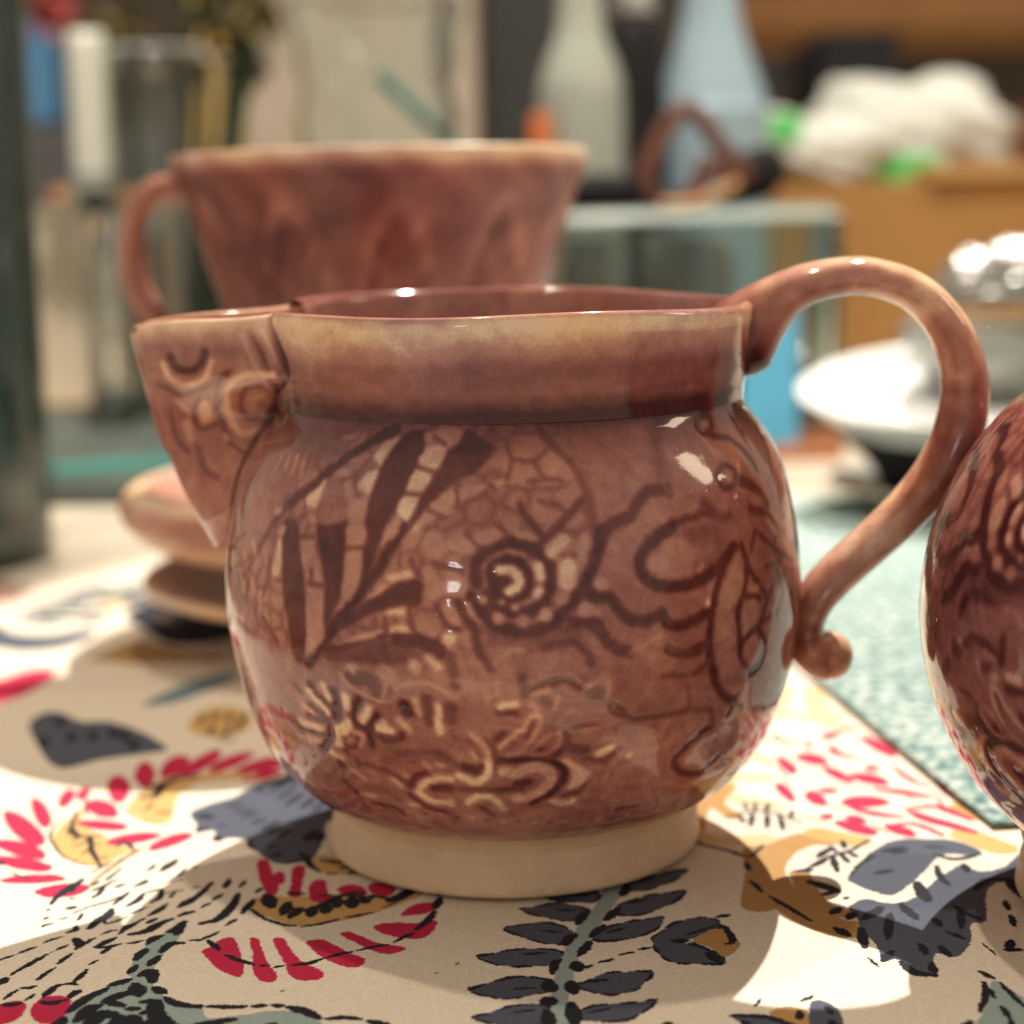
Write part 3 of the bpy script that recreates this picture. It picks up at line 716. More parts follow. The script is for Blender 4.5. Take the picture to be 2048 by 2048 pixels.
# second pot: rounder, closing towards its mouth
pot = thing('round_pot', 'round plum-brown glazed pot cut off by the right edge, touching the handle of the jug', 'pot', (0.1096, -0.038, 0), R(118))
PT = np.array([(.0318, .0108), (.0362, .0142), (.0420, .0215), (.0465, .032), (.0485, .044), (.0475, .056), (.0435, .0675), (.0365, .0775), (.0290, .0840), (.0262, .0865)])[::-1]
PT[:, 1] = (PT[:, 1] - .0108) * .95 + .0108
PT = spline(PT, 30); _e = np.concatenate([[0], np.cumsum(np.linalg.norm(np.diff(PT, axis=0), axis=1))])
v2 = np.linspace(0, _e[-1], NV)[::2]
r2, z2 = np.interp(v2, _e, PT[:, 0]), np.interp(v2, _e, PT[:, 1])
n2r, n2z = -np.gradient(z2, v2), np.gradient(r2, v2)
d2 = (disp * edge)[::2, ::2]; T2 = TH[::2]
P2 = np.stack([(r2[:, None] + d2 * n2r[:, None]) * np.sin(T2), -(r2[:, None] + d2 * n2r[:, None]) * np.cos(T2), z2[:, None] + d2 * n2z[:, None]], -1)
grid_obj('body', P2, True, False, M_GLAZE, pot, attr={'glaze': FIELD[::2, ::2] + .20})
rl = lathe('rim', [(a_, b_ - .0038) for a_, b_ in [(.0262, .0860), (.0268, .0885), (.0266, .0900), (.0255, .0905), (.0243, .0895), (.0240, .086), (.030, .078), (.040, .06), (.042, .04), (.03, .016), (.002, .015)]], M_GLAZE, pot, 120, smooth_n=5)
glaze_attr(rl, np.full(len(rl.data.vertices), .3))
lathe('foot_ring', foot_prof, M_BISQUE, pot, 128, smooth_n=5)
# ------------------------------------------------------------------ the printed cloth
CREAM = (.82, .72, .585)
RED = (.56, .018, .075); INK = (.012, .012, .020); GREY = (.085, .092, .125); SAGE = (.33, .42, .385)
OCH = (.66, .40, .15); TAN = (.50, .28, .10); LIT_OCH = (.72, .55, .30)  # the last is ochre as lit, lightening put into the colour
TOPS = []                                                 # print operations in table coordinates (m)
def to_cloth(P):
    return np.array([at_z(x, y)[:2] for x, y in P])
def P_(c, pts, col, smooth=True):
    px = spline(tr(c, pts), 5, True) if smooth else np.array(tr(c, pts))
    TOPS.append(('p', to_cloth(px), None, col))
def E_(c, cx, cy, rx, ry, ang, col):
    if col is RED: rx, ry = rx * 1.06, ry * 1.25
    a = R(ang); t = np.linspace(0, 2 * np.pi, 22, endpoint=False)
    x = rx * np.cos(t) * (1 + 0.08 * np.sin(3 * t + cx)); y = ry * np.sin(t)
    pts = [(cx + u * math.cos(a) - v * math.sin(a), cy + u * math.sin(a) + v * math.cos(a)) for u, v in zip(x, y)]
    TOPS.append(('p', to_cloth(tr(c, pts)), None, col))
def S_(c, pts, wmm, col=INK, taper=True):
    px = spline(tr(c, pts), 5) if len(pts) > 2 else np.array(tr(c, pts))
    if len(px) == 2: px = px[0] + (px[1] - px[0]) * np.linspace(0, 1, 5)[:, None]
    P = to_cloth(px)
    k = np.linspace(0, 1, len(P))
    wd = wmm * 0.0005 * (0.45 + 0.55 * np.sin(np.pi * np.clip(k * 0.9 + 0.05, 0, 1))) if taper else np.full(len(P), wmm * 0.0005)
    TOPS.append(('l', P, wd, col))
def leaf(c, pts, rib=True):
    P_(c, pts, GREY)
    q = spline(tr(c, pts), 5, True); rnd = random.Random(int(pts[0][0] * 7 + pts[0][1]))
    i = 0
    while i < len(q) - 3:
        n = rnd.randint(3, 7); j = min(len(q) - 1, i + n)
        S_('X', [tuple(p) for p in q[i:j + 1]], rnd.uniform(.55, 1.0)); i = j + rnd.randint(1, 3)
    if rib:
        q = np.array(tr(c, pts)); d = q[np.argmax(np.linalg.norm(q - q[0], axis=1))]
        S_('X', [tuple(q[0] * .45 + d * .55), tuple(q[0] * .2 + d * .8)], .9)
CROPS['X'] = (0, 0, 1.0)

# far motifs and painted saucer shade, seen softly at the left behind the jug
P_('H', [(200,1000),(300,920),(420,920),(560,980),(750,980),(950,1040),(1080,1110),(1150,1170),(1000,1200),(700,1240),(450,1300),(340,1260),(260,1150)], GREY)
for p in ((410,980),(490,1090),(640,1080),(780,1060),(920,1140),(300,1120),(860,1080)): E_('H', p[0], p[1], 40, 34, 0, INK)
P_('H', [(-200,720),(0,690),(200,640),(380,640),(300,720),(150,800),(0,850),(-200,900)], RED)
P_('H', [(-100,330),(0,320),(100,370),(350,380),(600,340),(640,390),(400,470),(150,490),(0,470),(-100,450)], GREY)
P_('H', [(980,870),(1150,770),(1350,690),(1550,640),(1640,680),(1400,780),(1200,850)], (.16, .25, .27))
P_('H', [(600,560),(750,480),(950,420),(1300,500),(1560,560),(1200,590),(900,600),(750,580)], (.42, .26, .09))
P_('H', [(860,230),(1200,150),(1560,250),(1600,400),(1200,450),(1000,340)], INK)  # dark shade below the saucers, painted into the print
E_('H', 800, 150, 150, 50, 0, LIT_OCH)
E_('H', 1520, 980, 220, 105, -5, OCH)
for p in ((1390,960),(1480,940),(1580,950),(1680,950),(1450,1040),(1560,1050),(1640,1010)): S_('H', [(p[0] - 10, p[1] + 30), (p[0] + 15, p[1] - 30)], 1.3)
S_('H', [(1480,1080),(1560,1110),(1620,1090)], 1.5, (.25, .2, .17))
# left flower, red petals
for e in ((395,655,150,62,62),(640,510,100,50,-50),(800,470,80,38,-40),(980,610,160,66,15),(230,810,235,80,38),(200,1000,250,58,15),(230,1140,270,48,10),
          (320,1285,300,36,-2),(600,1395,250,52,-5),(1140,425,105,108,0),(1385,290,92,72,-60),(1700,215,150,56,-35),(990,770,240,38,5),(1270,900,260,42,-8),(1640,930,215,42,-18)):
    E_('A', *e, RED)
for e in ((955,340,85,38,-35),(1110,320,130,30,-30),(1270,315,130,26,-22),(1400,340,130,24,-20),(1500,330,100,20,-18),(1450,390,110,20,-12),(800,385,50,60,0)):
    E_('K', *e, RED)
P_('A', [(800,610),(560,800),(500,920),(560,1040),(700,1120),(900,1160),(1000,1150),(1250,1010),(1290,990),(1150,960),(1000,870),(850,800),(780,720)], OCH)
for e in ((990,770,240,34,5),(1270,900,240,36,-8)): E_('A', *e, RED)
P_('A', [(1230,620),(1270,540),(1400,430),(1550,330),(1700,300),(1900,330),(1800,400),(1700,520),(1680,640),(1620,740),(1480,760),(1340,700)], OCH)
P_('K', [(940,480),(1020,420),(1100,380),(1300,372),(1430,398),(1300,408),(1100,430),(980,490)], OCH)
for a, wd in (([(600,680),(510,790),(480,880),(520,960),(600,1060),(750,1130),(920,1165)], .6), ([(740,640),(690,780),(760,870),(860,890),(880,1000),(930,1100),(970,1165)], 1.1),
              ([(630,790),(710,850)], .7), ([(690,920),(780,870)], .7), ([(700,980),(840,920)], .7), ([(790,1040),(890,980)], .7), ([(880,950),(970,950)], .7), ([(850,880),(990,860)], .9), ([(960,1090),(1020,1070)], .7), ([(640,840),(740,880)], .8),
              ([(1330,490),(1480,500),(1560,400),(1700,330)], 1.8), ([(1400,620),(1480,560)], .9), ([(1500,660),(1560,640),(1660,660)], .9), ([(1390,400),(1600,380)], 1.4), ([(1640,330),(1760,310)], 1.6),
              ([(1210,620),(1290,700),(1420,740),(1560,750)], .35), ([(1390,1000),(1250,1060),(1040,1200),(870,1330)], .9), ([(790,1290),(690,1360),(560,1449)], 1.8), ([(830,420),(820,620),(850,690)], .5),
              ([(1130,970),(1200,930),(1300,1010)], 1.2), ([(90,1210),(200,1260),(310,1290)], .6), ([(420,1310),(600,1290)], .4), ([(-20,1110),(30,1150)], 1.3)):
    S_('A', a, wd)
for a, wd in (([(990,405),(1100,385)], 1.6), ([(860,450),(930,420)], 1.6)): S_('K', a, wd)
P_('A', [(1280,1010),(1340,1000),(1060,1190),(880,1330),(860,1320),(1020,1180)], TAN)
# spotted leaf with dashes
for a, wd in (([(780,0),(640,80),(540,170),(490,230)], 1.3), ([(700,30),(690,110)], 1.4), ([(660,175),(730,175)], .8), ([(640,275),(720,255)], 1.4), ([(445,295),(480,275)], .7), ([(420,375),(455,360)], .9), ([(400,450),(440,430),(510,410)], .9),
              ([(880,55),(960,10)], 1), ([(880,105),(990,60),(1110,0)], 1.1), ([(890,170),(960,120),(1000,70)], 1), ([(1120,65),(1200,35)], 1.1), ([(1300,60),(1380,30),(1410,0)], 1.2), ([(1590,20),(1750,0)], .7), ([(690,320),(830,265),(1000,215),(1100,185),(1250,110)], .75),
              ([(1090,235),(1160,180),(1240,120)], .9), ([(1230,245),(1330,190),(1380,130)], 1.3), ([(1380,130),(1560,80)], .8), ([(1460,215),(1540,160),(1560,90)], 1.2), ([(1560,130),(1770,95)], .6), ([(1640,170),(1680,120)], .9), ([(1730,260),(1820,210),(1932,140)], 1.9),
              ([(1850,80),(1932,65)], .7), ([(750,385),(790,320)], .8), ([(550,380),(650,355)], .6), ([(860,460),(940,390),(1030,340),(1075,280)], 2), ([(1010,370),(1020,415),(1120,390),(1220,350)], .7), ([(1260,320),(1340,290),(1420,255)], .8),
              ([(1430,340),(1530,290),(1610,230)], 1.4), ([(650,500),(720,475),(730,440)], 1.2), ([(970,520),(1060,490),(1130,475)], .8), ([(1150,515),(1230,450),(1390,370)], 1.2), ([(1170,455),(1260,420)], .8), ([(1250,520),(1400,490),(1520,430),(1650,375)], 1.8),
              ([(1410,415),(1500,370)], 1.1), ([(1720,350),(1800,320),(1870,305)], 1.4), ([(410,605),(500,570),(600,540)], .8), ([(165,705),(250,670),(350,640)], .9), ([(0,765),(60,740),(125,720)], .8), ([(535,670),(640,625)], .8), ([(720,560),(760,600),(770,630)], 1.9),
              ([(725,665),(800,610),(910,555)], 1), ([(920,640),(1010,600),(1110,550)], 1.4), ([(920,645),(1030,640),(1160,610)], 1.1), ([(980,700),(1050,650)], 1.2), ([(1225,605),(1290,600),(1370,580)], 1), ([(100,905),(250,820),(450,710)], 1.1), ([(555,800),(620,750),(690,705)], 1),
              ([(350,960),(440,890),(520,840)], 1), ([(480,690),(510,685)], .4), ([(855,810),(935,765)], .7), ([(700,985),(770,920),(840,855)], 1.1), ([(590,1000),(680,990),(740,1000)], 1), ([(0,990),(50,940)], 1.9), ([(205,1030),(280,1030),(345,1015)], 1.1),
              ([(40,1140),(100,1090),(170,1050)], .9), ([(245,1150),(330,1095)], .8), ([(410,1120),(480,1060),(560,1005)], 1.4), ([(640,1135),(720,1080),(760,1060)], 1.5)):
    S_('B', a, wd)
for a, wd in (([(880,1300-70),(960,1180),(1080,1120)], .7), ([(1560,1210),(1700,1110)], 1.8), ([(1640,1290),(1740,1240),(1790,1190)], .8), ([(1420,1210),(1500,1150)], 1.0), ([(1330,1340),(1400,1300)], .9), ([(1120,1120),(1180,1100)], .6), ([(1010,1300),(1070,1260),(1170,1180)], .8), ([(1850,1190),(1900,1170)], .9)):
    S_('A', a, wd)
E_('B', 480, 1240, 190, 105, -18, RED); E_('B', 60, 1270, 190, 80, -20, RED)
for a in ([(400,1165),(490,1175),(620,1150)], [(20,1190),(110,1190),(190,1175)]): S_('B', a, 1.6)
# sage bud
P_('B', [(1780,400),(1640,470),(1430,600),(1320,720),(1240,890),(1260,950),(1040,1010),(850,1130),(660,1260),(560,1380),(480,1560),(1932,1560),(1932,1220),(1750,1190),(1600,1120),(1500,1050),(1480,950),(1500,800),(1600,680),(1720,560),(1790,430)], SAGE)
P_('D', [(-10,870),(80,880),(120,940),(350,920),(560,890),(700,890),(820,910),(930,1000),(1000,1120),(-10,1120)], SAGE)
for a, wd in (([(1420,610),(1480,560),(1560,530)], 1.7), ([(1620,490),(1700,470),(1780,400)], 2), ([(1700,520),(1750,450)], 1.7), ([(1550,690),(1640,610),(1760,600)], 1.7), ([(1310,760),(1360,700),(1410,660)], 1.8), ([(1440,810),(1530,730)], 1.8), ([(1240,890),(1310,820)], 1.5),
              ([(1360,910),(1450,880),(1470,970)], 2.5), ([(1050,1010),(1250,950)], 1.8), ([(660,1260),(800,1150),(1020,1040)], 2), ([(1300,1000),(1340,1100)], 2.7), ([(1300,1060),(1130,1110),(1000,1160)], 2.2), ([(1000,1160),(1190,1200)], 1.8), ([(1220,1230),(1340,1230)], 1.6),
              ([(1390,1160),(1490,1170),(1500,1270),(1600,1380),(1750,1430),(1932,1400)], 2.7), ([(1370,1270),(1500,1240)], 1.8), ([(730,1350),(850,1240),(950,1200)], 2.5), ([(800,1449),(900,1340),(1000,1280),(1150,1310)], 2.9), ([(1150,1310),(1050,1480)], 2.7),
              ([(1210,1330),(1280,1340),(1260,1480)], 2.9), ([(1390,1380),(1500,1360),(1530,1480)], 2.7), ([(1490,1030),(1580,1080)], 2), ([(1590,1120),(1700,1180),(1932,1215)], 1.7), ([(520,1430),(610,1320)], 2.2), ([(650,1449),(720,1400)], 2.2), ([(1830,575),(1932,570)], .8)):
    S_('B', a, wd)
# charcoal leaf beside the foot
P_('C', [(0,410),(200,320),(420,260),(640,140),(900,60),(1000,-20),(1200,180),(1400,390),(1400,470),(1320,520),(1280,700),(1180,860),(1080,890),(900,910),(760,870),(640,790),(550,740),(560,680),(380,660),(260,690),(230,590),(60,610),(60,520)], GREY)
for a, wd in (([(700,150),(900,110)], 1.5), ([(750,230),(920,140)], 1.5), ([(850,280),(1020,170)], 1.6), ([(930,340),(1090,230)], 1.8), ([(1080,370),(1200,270)], 1.8), ([(1190,390),(1330,300)], 1.8), ([(1290,430),(1400,380)], 1.8), ([(360,350),(520,330)], 1.6), ([(420,410),(600,390)], 1.6),
              ([(500,460),(650,420)], 1.5), ([(600,520),(720,480)], 1.4), ([(700,580),(850,500)], 1.7), ([(750,620),(880,560)], 1.6), ([(870,640),(960,580)], 1.5), ([(1130,680),(1200,590)], 2.5), ([(1240,690),(1280,620)], 1.8), ([(740,750),(820,735)], 1), ([(800,830),(860,810)], 1.8),
              ([(270,540),(330,535)], 1.1), ([(100,430),(200,460)], 2.4), ([(60,580),(150,570)], 1.8), ([(250,640),(270,690)], 1.8), ([(560,680),(600,760)], 1), ([(1060,800),(1130,850),(1160,920),(1250,980)], 1.4), ([(950,890),(1100,870)], 1.1), ([(640,180),(700,230)], 1.2)):
    S_('C', a, wd)
P_('C', [(1180,860),(1300,820),(1500,880),(1700,940),(1850,990),(1700,1020),(1400,1010),(1250,970)], OCH)
for a, wd in (([(1270,870),(1450,890),(1650,850)], 1.6), ([(1460,940),(1640,930),(1850,990)], 2), ([(1440,820),(1600,780)], .7), ([(1310,1000),(1420,1000)], .9), ([(1560,990),(1700,930)], 2)): S_('C', a, wd)
# ochre band and lower petals
P_('D', [(400,190),(500,110),(700,120),(1000,110),(1400,130),(1600,40),(1600,110),(1400,190),(1250,240),(1000,295),(750,320),(560,265)], OCH)
for pts in ([(640,900),(730,860),(770,900),(800,1010),(850,1040),(840,1180),(760,1210),(700,1130)], [(990,940),(1110,930),(1080,1100),(1060,1220),(950,1210),(970,1100)], [(1150,1120),(1200,1070),(1300,1060),(1330,1180),(1360,1250),(1280,1280),(1160,1250)]):
    P_('C', pts, RED)
for e in ((860,1040,60,50,0), (1570,1160,140,45,5), (1850,1150,130,55,5)): E_('C', *e, RED)
for pts in ([(80,490),(150,450),(220,400),(300,400),(340,480),(370,600),(340,660),(260,640),(170,590)], [(410,405),(470,410),(500,490),(540,570),(600,650),(570,695),(480,680),(430,610),(430,500)],
            [(570,420),(640,405),(690,470),(770,560),(880,610),(920,640),(880,680),(750,685),(680,640),(640,550)], [(800,430),(900,410),(1000,450),(1110,510),(1200,540),(1190,590),(1080,600),(960,560),(880,510)],
            [(1035,380),(1100,360),(1200,400),(1320,440),(1450,460),(1490,480),(1400,510),(1290,500),(1170,450)], [(1270,320),(1400,295),(1560,300),(1680,280),(1700,310),(1640,390),(1530,410),(1400,390),(1300,360)],
            [(1450,250),(1530,180),(1650,155),(1700,170),(1690,210),(1600,240)]):
    P_('D', pts, RED)
for a, wd in (([(530,110),(560,190)], 2.8), ([(640,240),(680,160)], 2.2), ([(690,260),(760,200)], 2), ([(830,250),(850,190)], 2.2), ([(930,230),(950,180)], 2.2), ([(1010,190),(1030,130)], 2), ([(1120,190),(1110,130)], 2.6), ([(1210,160),(1190,120)], 2.2), ([(640,190),(800,210),(950,160),(1050,110),(1250,130)], 1.6),
              ([(1370,150),(1450,120),(1560,50)], 2.6), ([(1230,110),(1400,135)], 1.3), ([(400,195),(520,270),(640,310),(730,320)], 1), ([(770,325),(900,305),(1020,275)], 1), ([(1060,265),(1260,230)], .9), ([(1340,190),(1420,160)], .7), ([(680,95),(790,100)], 1.4), ([(880,115),(990,110)], .9), ([(1090,90),(1200,95)], 1.2),
              ([(70,300),(200,265),(290,180),(330,100)], 1.8), ([(70,195),(140,160)], 1), ([(160,140),(220,105)], 1.1), ([(240,310),(320,270)], 1), ([(360,230),(440,140)], 1.5), ([(340,55),(380,10)], 1), ([(460,90),(490,60)], 1), ([(100,400),(200,350)], .8), ([(0,410),(60,410),(130,380)], .8),
              ([(0,150),(80,90),(150,20)], 1.4), ([(240,60),(270,0)], 1.4), ([(120,410),(200,480)], 1.2), ([(240,515),(340,550),(430,575)], 1.2), ([(480,580),(540,580)], 1), ([(580,595),(640,585)], .8), ([(700,585),(820,570),(920,540)], 1.2), ([(950,535),(1020,515),(1110,495)], 1.2),
              ([(1160,485),(1280,460),(1370,450)], 1.1), ([(1410,430),(1480,395),(1540,370)], 1.2), ([(1560,345),(1640,280),(1690,220)], 1.5), ([(1690,200),(1725,130)], 1.8), ([(1720,110),(1715,70)], 1.1), ([(0,860),(80,860)], 1.1), ([(120,860),(250,865),(380,860)], 1.4), ([(430,860),(520,855)], 1.2), ([(570,855),(640,855)], 1.4),
              ([(680,865),(780,890),(890,940)], 2), ([(940,945),(1060,935),(1180,945)], 1.5), ([(1230,960),(1300,975),(1360,985)], 1.7), ([(1400,1020),(1560,1030)], 1.6), ([(0,1000),(120,980),(300,950)], 2.2), ([(300,1035),(430,1035),(570,980)], 2.4), ([(1620,1030),(1720,1015)], .9)):
    S_('D', a, wd)
for p in ([(1832,582),(1852,572)], [(628,757),(646,750)], [(1690,640),(1700,634)]): S_('D', p, .55, (.16, .12, .07))
# fern
P_('E', [(1170,210),(1290,180),(1270,290),(1180,420),(1060,590),(960,740),(910,900),(880,1030),(910,1400),(750,1400),(750,1100),(770,920),(830,740),(930,560),(1080,370)], SAGE)
for pts in ([(700,305),(850,260),(1000,255),(1115,290),(1060,345),(900,345),(760,330)], [(520,400),(600,385),(770,355),(900,365),(1030,410),(940,480),(780,475),(620,440)], [(395,540),(560,510),(740,500),(930,575),(850,650),(700,650),(500,590)],
            [(200,750),(290,730),(450,700),(640,690),(830,715),(780,800),(560,815),(400,815),(260,780)], [(140,985),(250,940),(400,900),(560,885),(740,910),(760,960),(690,1000),(450,1045),(290,1030)], [(170,1185),(290,1150),(450,1100),(640,1080),(740,1110),(720,1200),(540,1265),(350,1240)],
            [(1770,105),(1640,120),(1500,150),(1390,180),(1300,220),(1330,265),(1440,260),(1560,230),(1700,170)], [(1750,260),(1640,280),(1500,290),(1390,320),(1230,380),(1280,445),(1460,430),(1660,350)], [(1590,460),(1480,470),(1320,490),(1180,530),(1060,600),(1120,635),(1360,610),(1540,540)],
            [(1500,850),(1300,850),(1150,860),(1000,920),(910,940),(980,970),(1170,1015),(1350,990),(1440,930)], [(1540,1050),(1390,1070),(1230,1080),(1050,1100),(900,1170),(940,1190),(1140,1215),(1340,1190),(1470,1120)], [(1640,1220),(1540,1250),(1400,1293),(1420,1340),(1600,1300)]):
    leaf('E', pts)
for a, wd in (([(960,830),(1060,810)], .9), ([(1110,790),(1210,765)], .9), ([(1260,735),(1360,715)], .9), ([(1400,695),(1490,680)], .9), ([(960,740),(1040,640)], 1.8), ([(730,1040),(740,1080)], 2.6), ([(930,790),(960,840)], 2.4), ([(780,780),(760,860)], 1.6), ([(1000,420),(950,510)], 1.8), ([(890,590),(860,660)], 1.8),
              ([(720,930),(760,980)], 2.6), ([(900,920),(920,1000)], 2.4), ([(900,1080),(930,1230)], 2.4), ([(720,1130),(740,1260)], 2.2), ([(1280,300),(1320,230)], 1.8), ([(1160,480),(1250,390)], 1.8), ([(1050,600),(1140,520)], 1.8), ([(1300,165),(1310,185)], 1.5)):
    S_('E', a, wd)
# small bud with an ochre heart
leaf('E', [(1500,620),(1560,570),(1650,510),(1740,480),(1900,460),(2010,500),(1960,570),(1780,620),(1700,640),(1800,660),(1990,720),(2020,790),(1780,795),(1640,780),(1540,710)], False)
P_('F', [(100,470),(180,420),(250,405),(300,440),(360,480),(330,530),(270,555),(200,510)], TAN)
for a, wd in (([(230,340),(300,330)], 1.2), ([(240,380),(280,400),(320,470),(280,490)], 1.2), ([(180,540),(240,580)], 1.8), ([(-10,470),(60,470)], 1.8), ([(60,440),(240,385)], .8), ([(90,475),(220,540)], .8)): S_('F', a, wd)
# lowest bud at the right
P_('F', [(310,870),(400,860),(520,890),(650,930),(740,1010),(520,1010),(430,950)], GREY)
P_('F', [(760,790),(830,790),(900,830),(930,900),(925,1010),(720,1010),(740,880)], GREY)
P_('F', [(520,850),(600,820),(700,830),(740,870),(730,930),(650,920),(560,890)], TAN)
for a, wd in (([(310,870),(450,870),(560,890),(700,940)], 1.4), ([(690,840),(690,890)], 1.2), ([(840,820),(870,860)], 1.2), ([(870,900),(900,963)], 2), ([(440,820),(480,775)], .5), ([(380,900),(440,950)], 1.4), ([(690,930),(720,960)], 1.6), ([(700,790),(760,760)], .8)): S_('F', a, wd)
P_('F', [(1760,690),(1840,730),(1960,820),(1990,1010),(1600,1010),(1700,880),(1740,780)], SAGE)
for a, wd in (([(1690,640),(1770,680)], 1.2), ([(1710,700),(1720,760),(1690,860)], 1.2), ([(1720,720),(1770,780)], 1.1), ([(1560,960),(1640,910)], 1.4), ([(1810,830),(1850,890)], 1.1), ([(1860,900),(1870,950)], 1.1), ([(1800,700),(1932,830)], 1)): S_('F', a, wd)
# rings and feathers at the right
for a, wd, col in (([(480,-20),(510,120),(600,230),(760,340),(900,400),(1010,410)], 6.5, TAN), ([(690,100),(760,230),(850,300),(940,320)], 3.4, TAN)): S_('F', a, wd, col, False)
for a, wd, col in (([(60,850),(80,740),(150,640),(240,570)], 6.5, TAN), ([(470,1240),(500,1050),(580,940),(720,885),(850,880)], 6, TAN), ([(40,830),(180,880),(330,890),(480,880)], 5, LIT_OCH), ([(390,400),(520,450)], 4, LIT_OCH), ([(260,550),(500,540)], 4, LIT_OCH), ([(330,660),(560,700)], 3.2, LIT_OCH), ([(800,850),(1000,890)], 5.5, OCH),
                   ([(500,200),(700,190),(880,240)], 5, LIT_OCH), ([(760,50),(800,160),(900,190)], 5, LIT_OCH), ([(1600,690),(1720,760)], 5, OCH), ([(1620,860),(1800,930)], 6, OCH), ([(620,50),(560,160)], 4, LIT_OCH), ([(300,600),(230,680),(330,760)], 3, TAN)):
    S_('G', a, wd, col, False)
for a, wd in (([(40,850),(150,910),(300,945),(410,975),(490,910)], 1.1), ([(400,1030),(410,1050)], 1.2), ([(430,1120),(480,1170)], 1), ([(280,760),(420,730),(560,740),(700,790)], 1.1), ([(400,720),(380,680)], 1), ([(450,730),(440,680)], 1), ([(500,735),(520,680)], 1), ([(430,740),(420,810)], 1.2), ([(510,745),(510,820)], 1.2),
              ([(580,750),(600,830)], 1.2), ([(360,750),(380,790)], 1.1), ([(640,770),(650,720)], .9), ([(720,1050),(850,980),(980,940),(1080,880)], 1.1), ([(870,970),(900,1060)], 1.4), ([(920,960),(960,1010)], 1.3), ([(960,950),(1010,980)], 1.2), ([(890,950),(860,920)], 1.2), ([(940,930),(930,890)], 1.2),
              ([(750,1110),(900,1170)], 2.2), ([(790,980),(860,930)], 1.6), ([(670,1055),(740,1060)], 1.1), ([(430,350),(560,330),(700,350)], .9), ([(480,340),(470,290)], .9), ([(540,330),(560,280)], .9), ([(580,340),(600,300)], .9), ([(600,350),(640,370)], .8), ([(640,340),(660,320)], .8),
              ([(680,560),(800,530)], .5), ([(850,560),(1000,600)], .5), ([(700,740),(850,800)], .6), ([(880,700),(960,720)], .5), ([(1080,790),(1180,850)], .6), ([(700,320),(800,360)], .5), ([(930,560),(1080,600)], .5), ([(1250,690),(1320,740)], .5), ([(1400,600),(1500,660)], .5), ([(690,480),(830,500)], .5),
              ([(560,480),(640,580)], .5), ([(1440,640),(1500,700)], .6), ([(820,680),(900,690)], .7), ([(1280,640),(1340,660)], .6), ([(360,520),(500,550)], .4), ([(900,300),(1020,330)], .5)):
    S_('G', a, wd)
for e in ((620,470,70,28,42),(760,430,90,28,10),(860,300,55,18,-12),(740,355,22,14,0),(1130,360,110,25,28),(1340,430,70,20,45),(900,515,90,22,25),(1090,480,45,15,5),(1080,540,110,25,12),(610,620,70,25,42),(780,650,65,30,25),(850,605,55,14,0),
          (1050,665,130,28,0),(1520,590,80,35,30),(840,755,40,16,0),(1000,770,60,18,12),(1010,820,120,24,14),(960,265,60,10,0),(1110,255,60,10,5)):
    E_('G', *e, RED)
for a, wd in (([(870,360),(900,400),(1020,430)], 2.6), ([(1210,470),(1300,540),(1400,580)], 1.8), ([(990,700),(1100,735),(1250,750)], 3), ([(1120,600),(1250,610),(1400,640)], 3.4), ([(1560,620),(1640,670),(1700,690)], 1.6), ([(1300,700),(1450,690),(1550,730),(1640,775)], 2.6),
              ([(1310,720),(1450,780),(1650,840)], 3.4), ([(1190,800),(1300,860)], 4), ([(1200,800),(1320,790),(1480,860)], 2)): S_('G', a, wd, RED)
# big charcoal leaf at the right
P_('G', [(960,1080),(1120,930),(1250,880),(1400,880),(1560,890),(1700,950),(1640,970),(1480,970),(1380,1060),(1290,1140),(1180,1190),(1000,1130)], GREY)
P_('F', [(960,290),(1050,240),(1150,260),(1250,260),(1350,220),(1440,140),(1500,100),(1580,60),(1700,90),(1830,60),(1960,-20),(1990,330),(1932,230),(1840,150),(1750,170),(1720,230),(1725,360),(1640,380),(1640,470),(1560,560),(1440,540),(1440,660),(1360,640),(1240,570),(1140,580),(1130,520),(1030,400),(1000,330)], GREY)
E_('F', 1185, 390, 30, 75, 5, INK)
for a, wd in (([(1050,350),(1140,290)], 2.2), ([(1250,270),(1340,350)], 1.8), ([(1340,150),(1370,210),(1400,250)], 2.4), ([(1450,60),(1470,120),(1520,165)], 1.5), ([(1600,50),(1620,90)], 1.7), ([(1660,190),(1720,140),(1830,130)], 1.7), ([(1550,280),(1610,320),(1690,350)], 1.4), ([(1580,300),(1590,400)], 1.4), ([(1510,420),(1600,460)], 1.2), ([(1440,350),(1470,390)], 1.5),
              ([(1360,490),(1390,540)], 1.5), ([(1470,500),(1520,555)], 1.5), ([(1250,580),(1330,640),(1440,660)], 1.7), ([(1420,590),(1440,650)], 1.2), ([(1150,575),(1200,530)], 1.6), ([(1030,400),(1050,510)], 1.7), ([(1840,130),(1932,230)], 2.4), ([(1830,250),(1850,300)], 1.2), ([(1860,330),(1880,390)], 1.2), ([(1830,520),(1910,520)], 1.5), ([(1860,470),(1850,510)], 1.8), ([(1700,480),(1780,550)], .4),
              ([(395,40),(405,70)], 1.1), ([(420,140),(470,190)], 1.1), ([(520,225),(600,270),(750,360)], 1.1), ([(670,90),(760,80)], 1.5), ([(740,150),(820,165),(900,190)], 2), ([(810,220),(890,200)], 1.3), ([(870,320),(910,290)], 1.8), ([(960,350),(990,320)], 1.8), ([(890,400),(960,440)], 2), ([(1070,560),(1130,605)], .7),
              ([(940,240),(960,230)], 1), ([(760,60),(830,30)], 1.6), ([(1150,-20),(1270,-45)], 1.6), ([(990,70),(1110,0)], .8)):
    S_('F', a, wd)
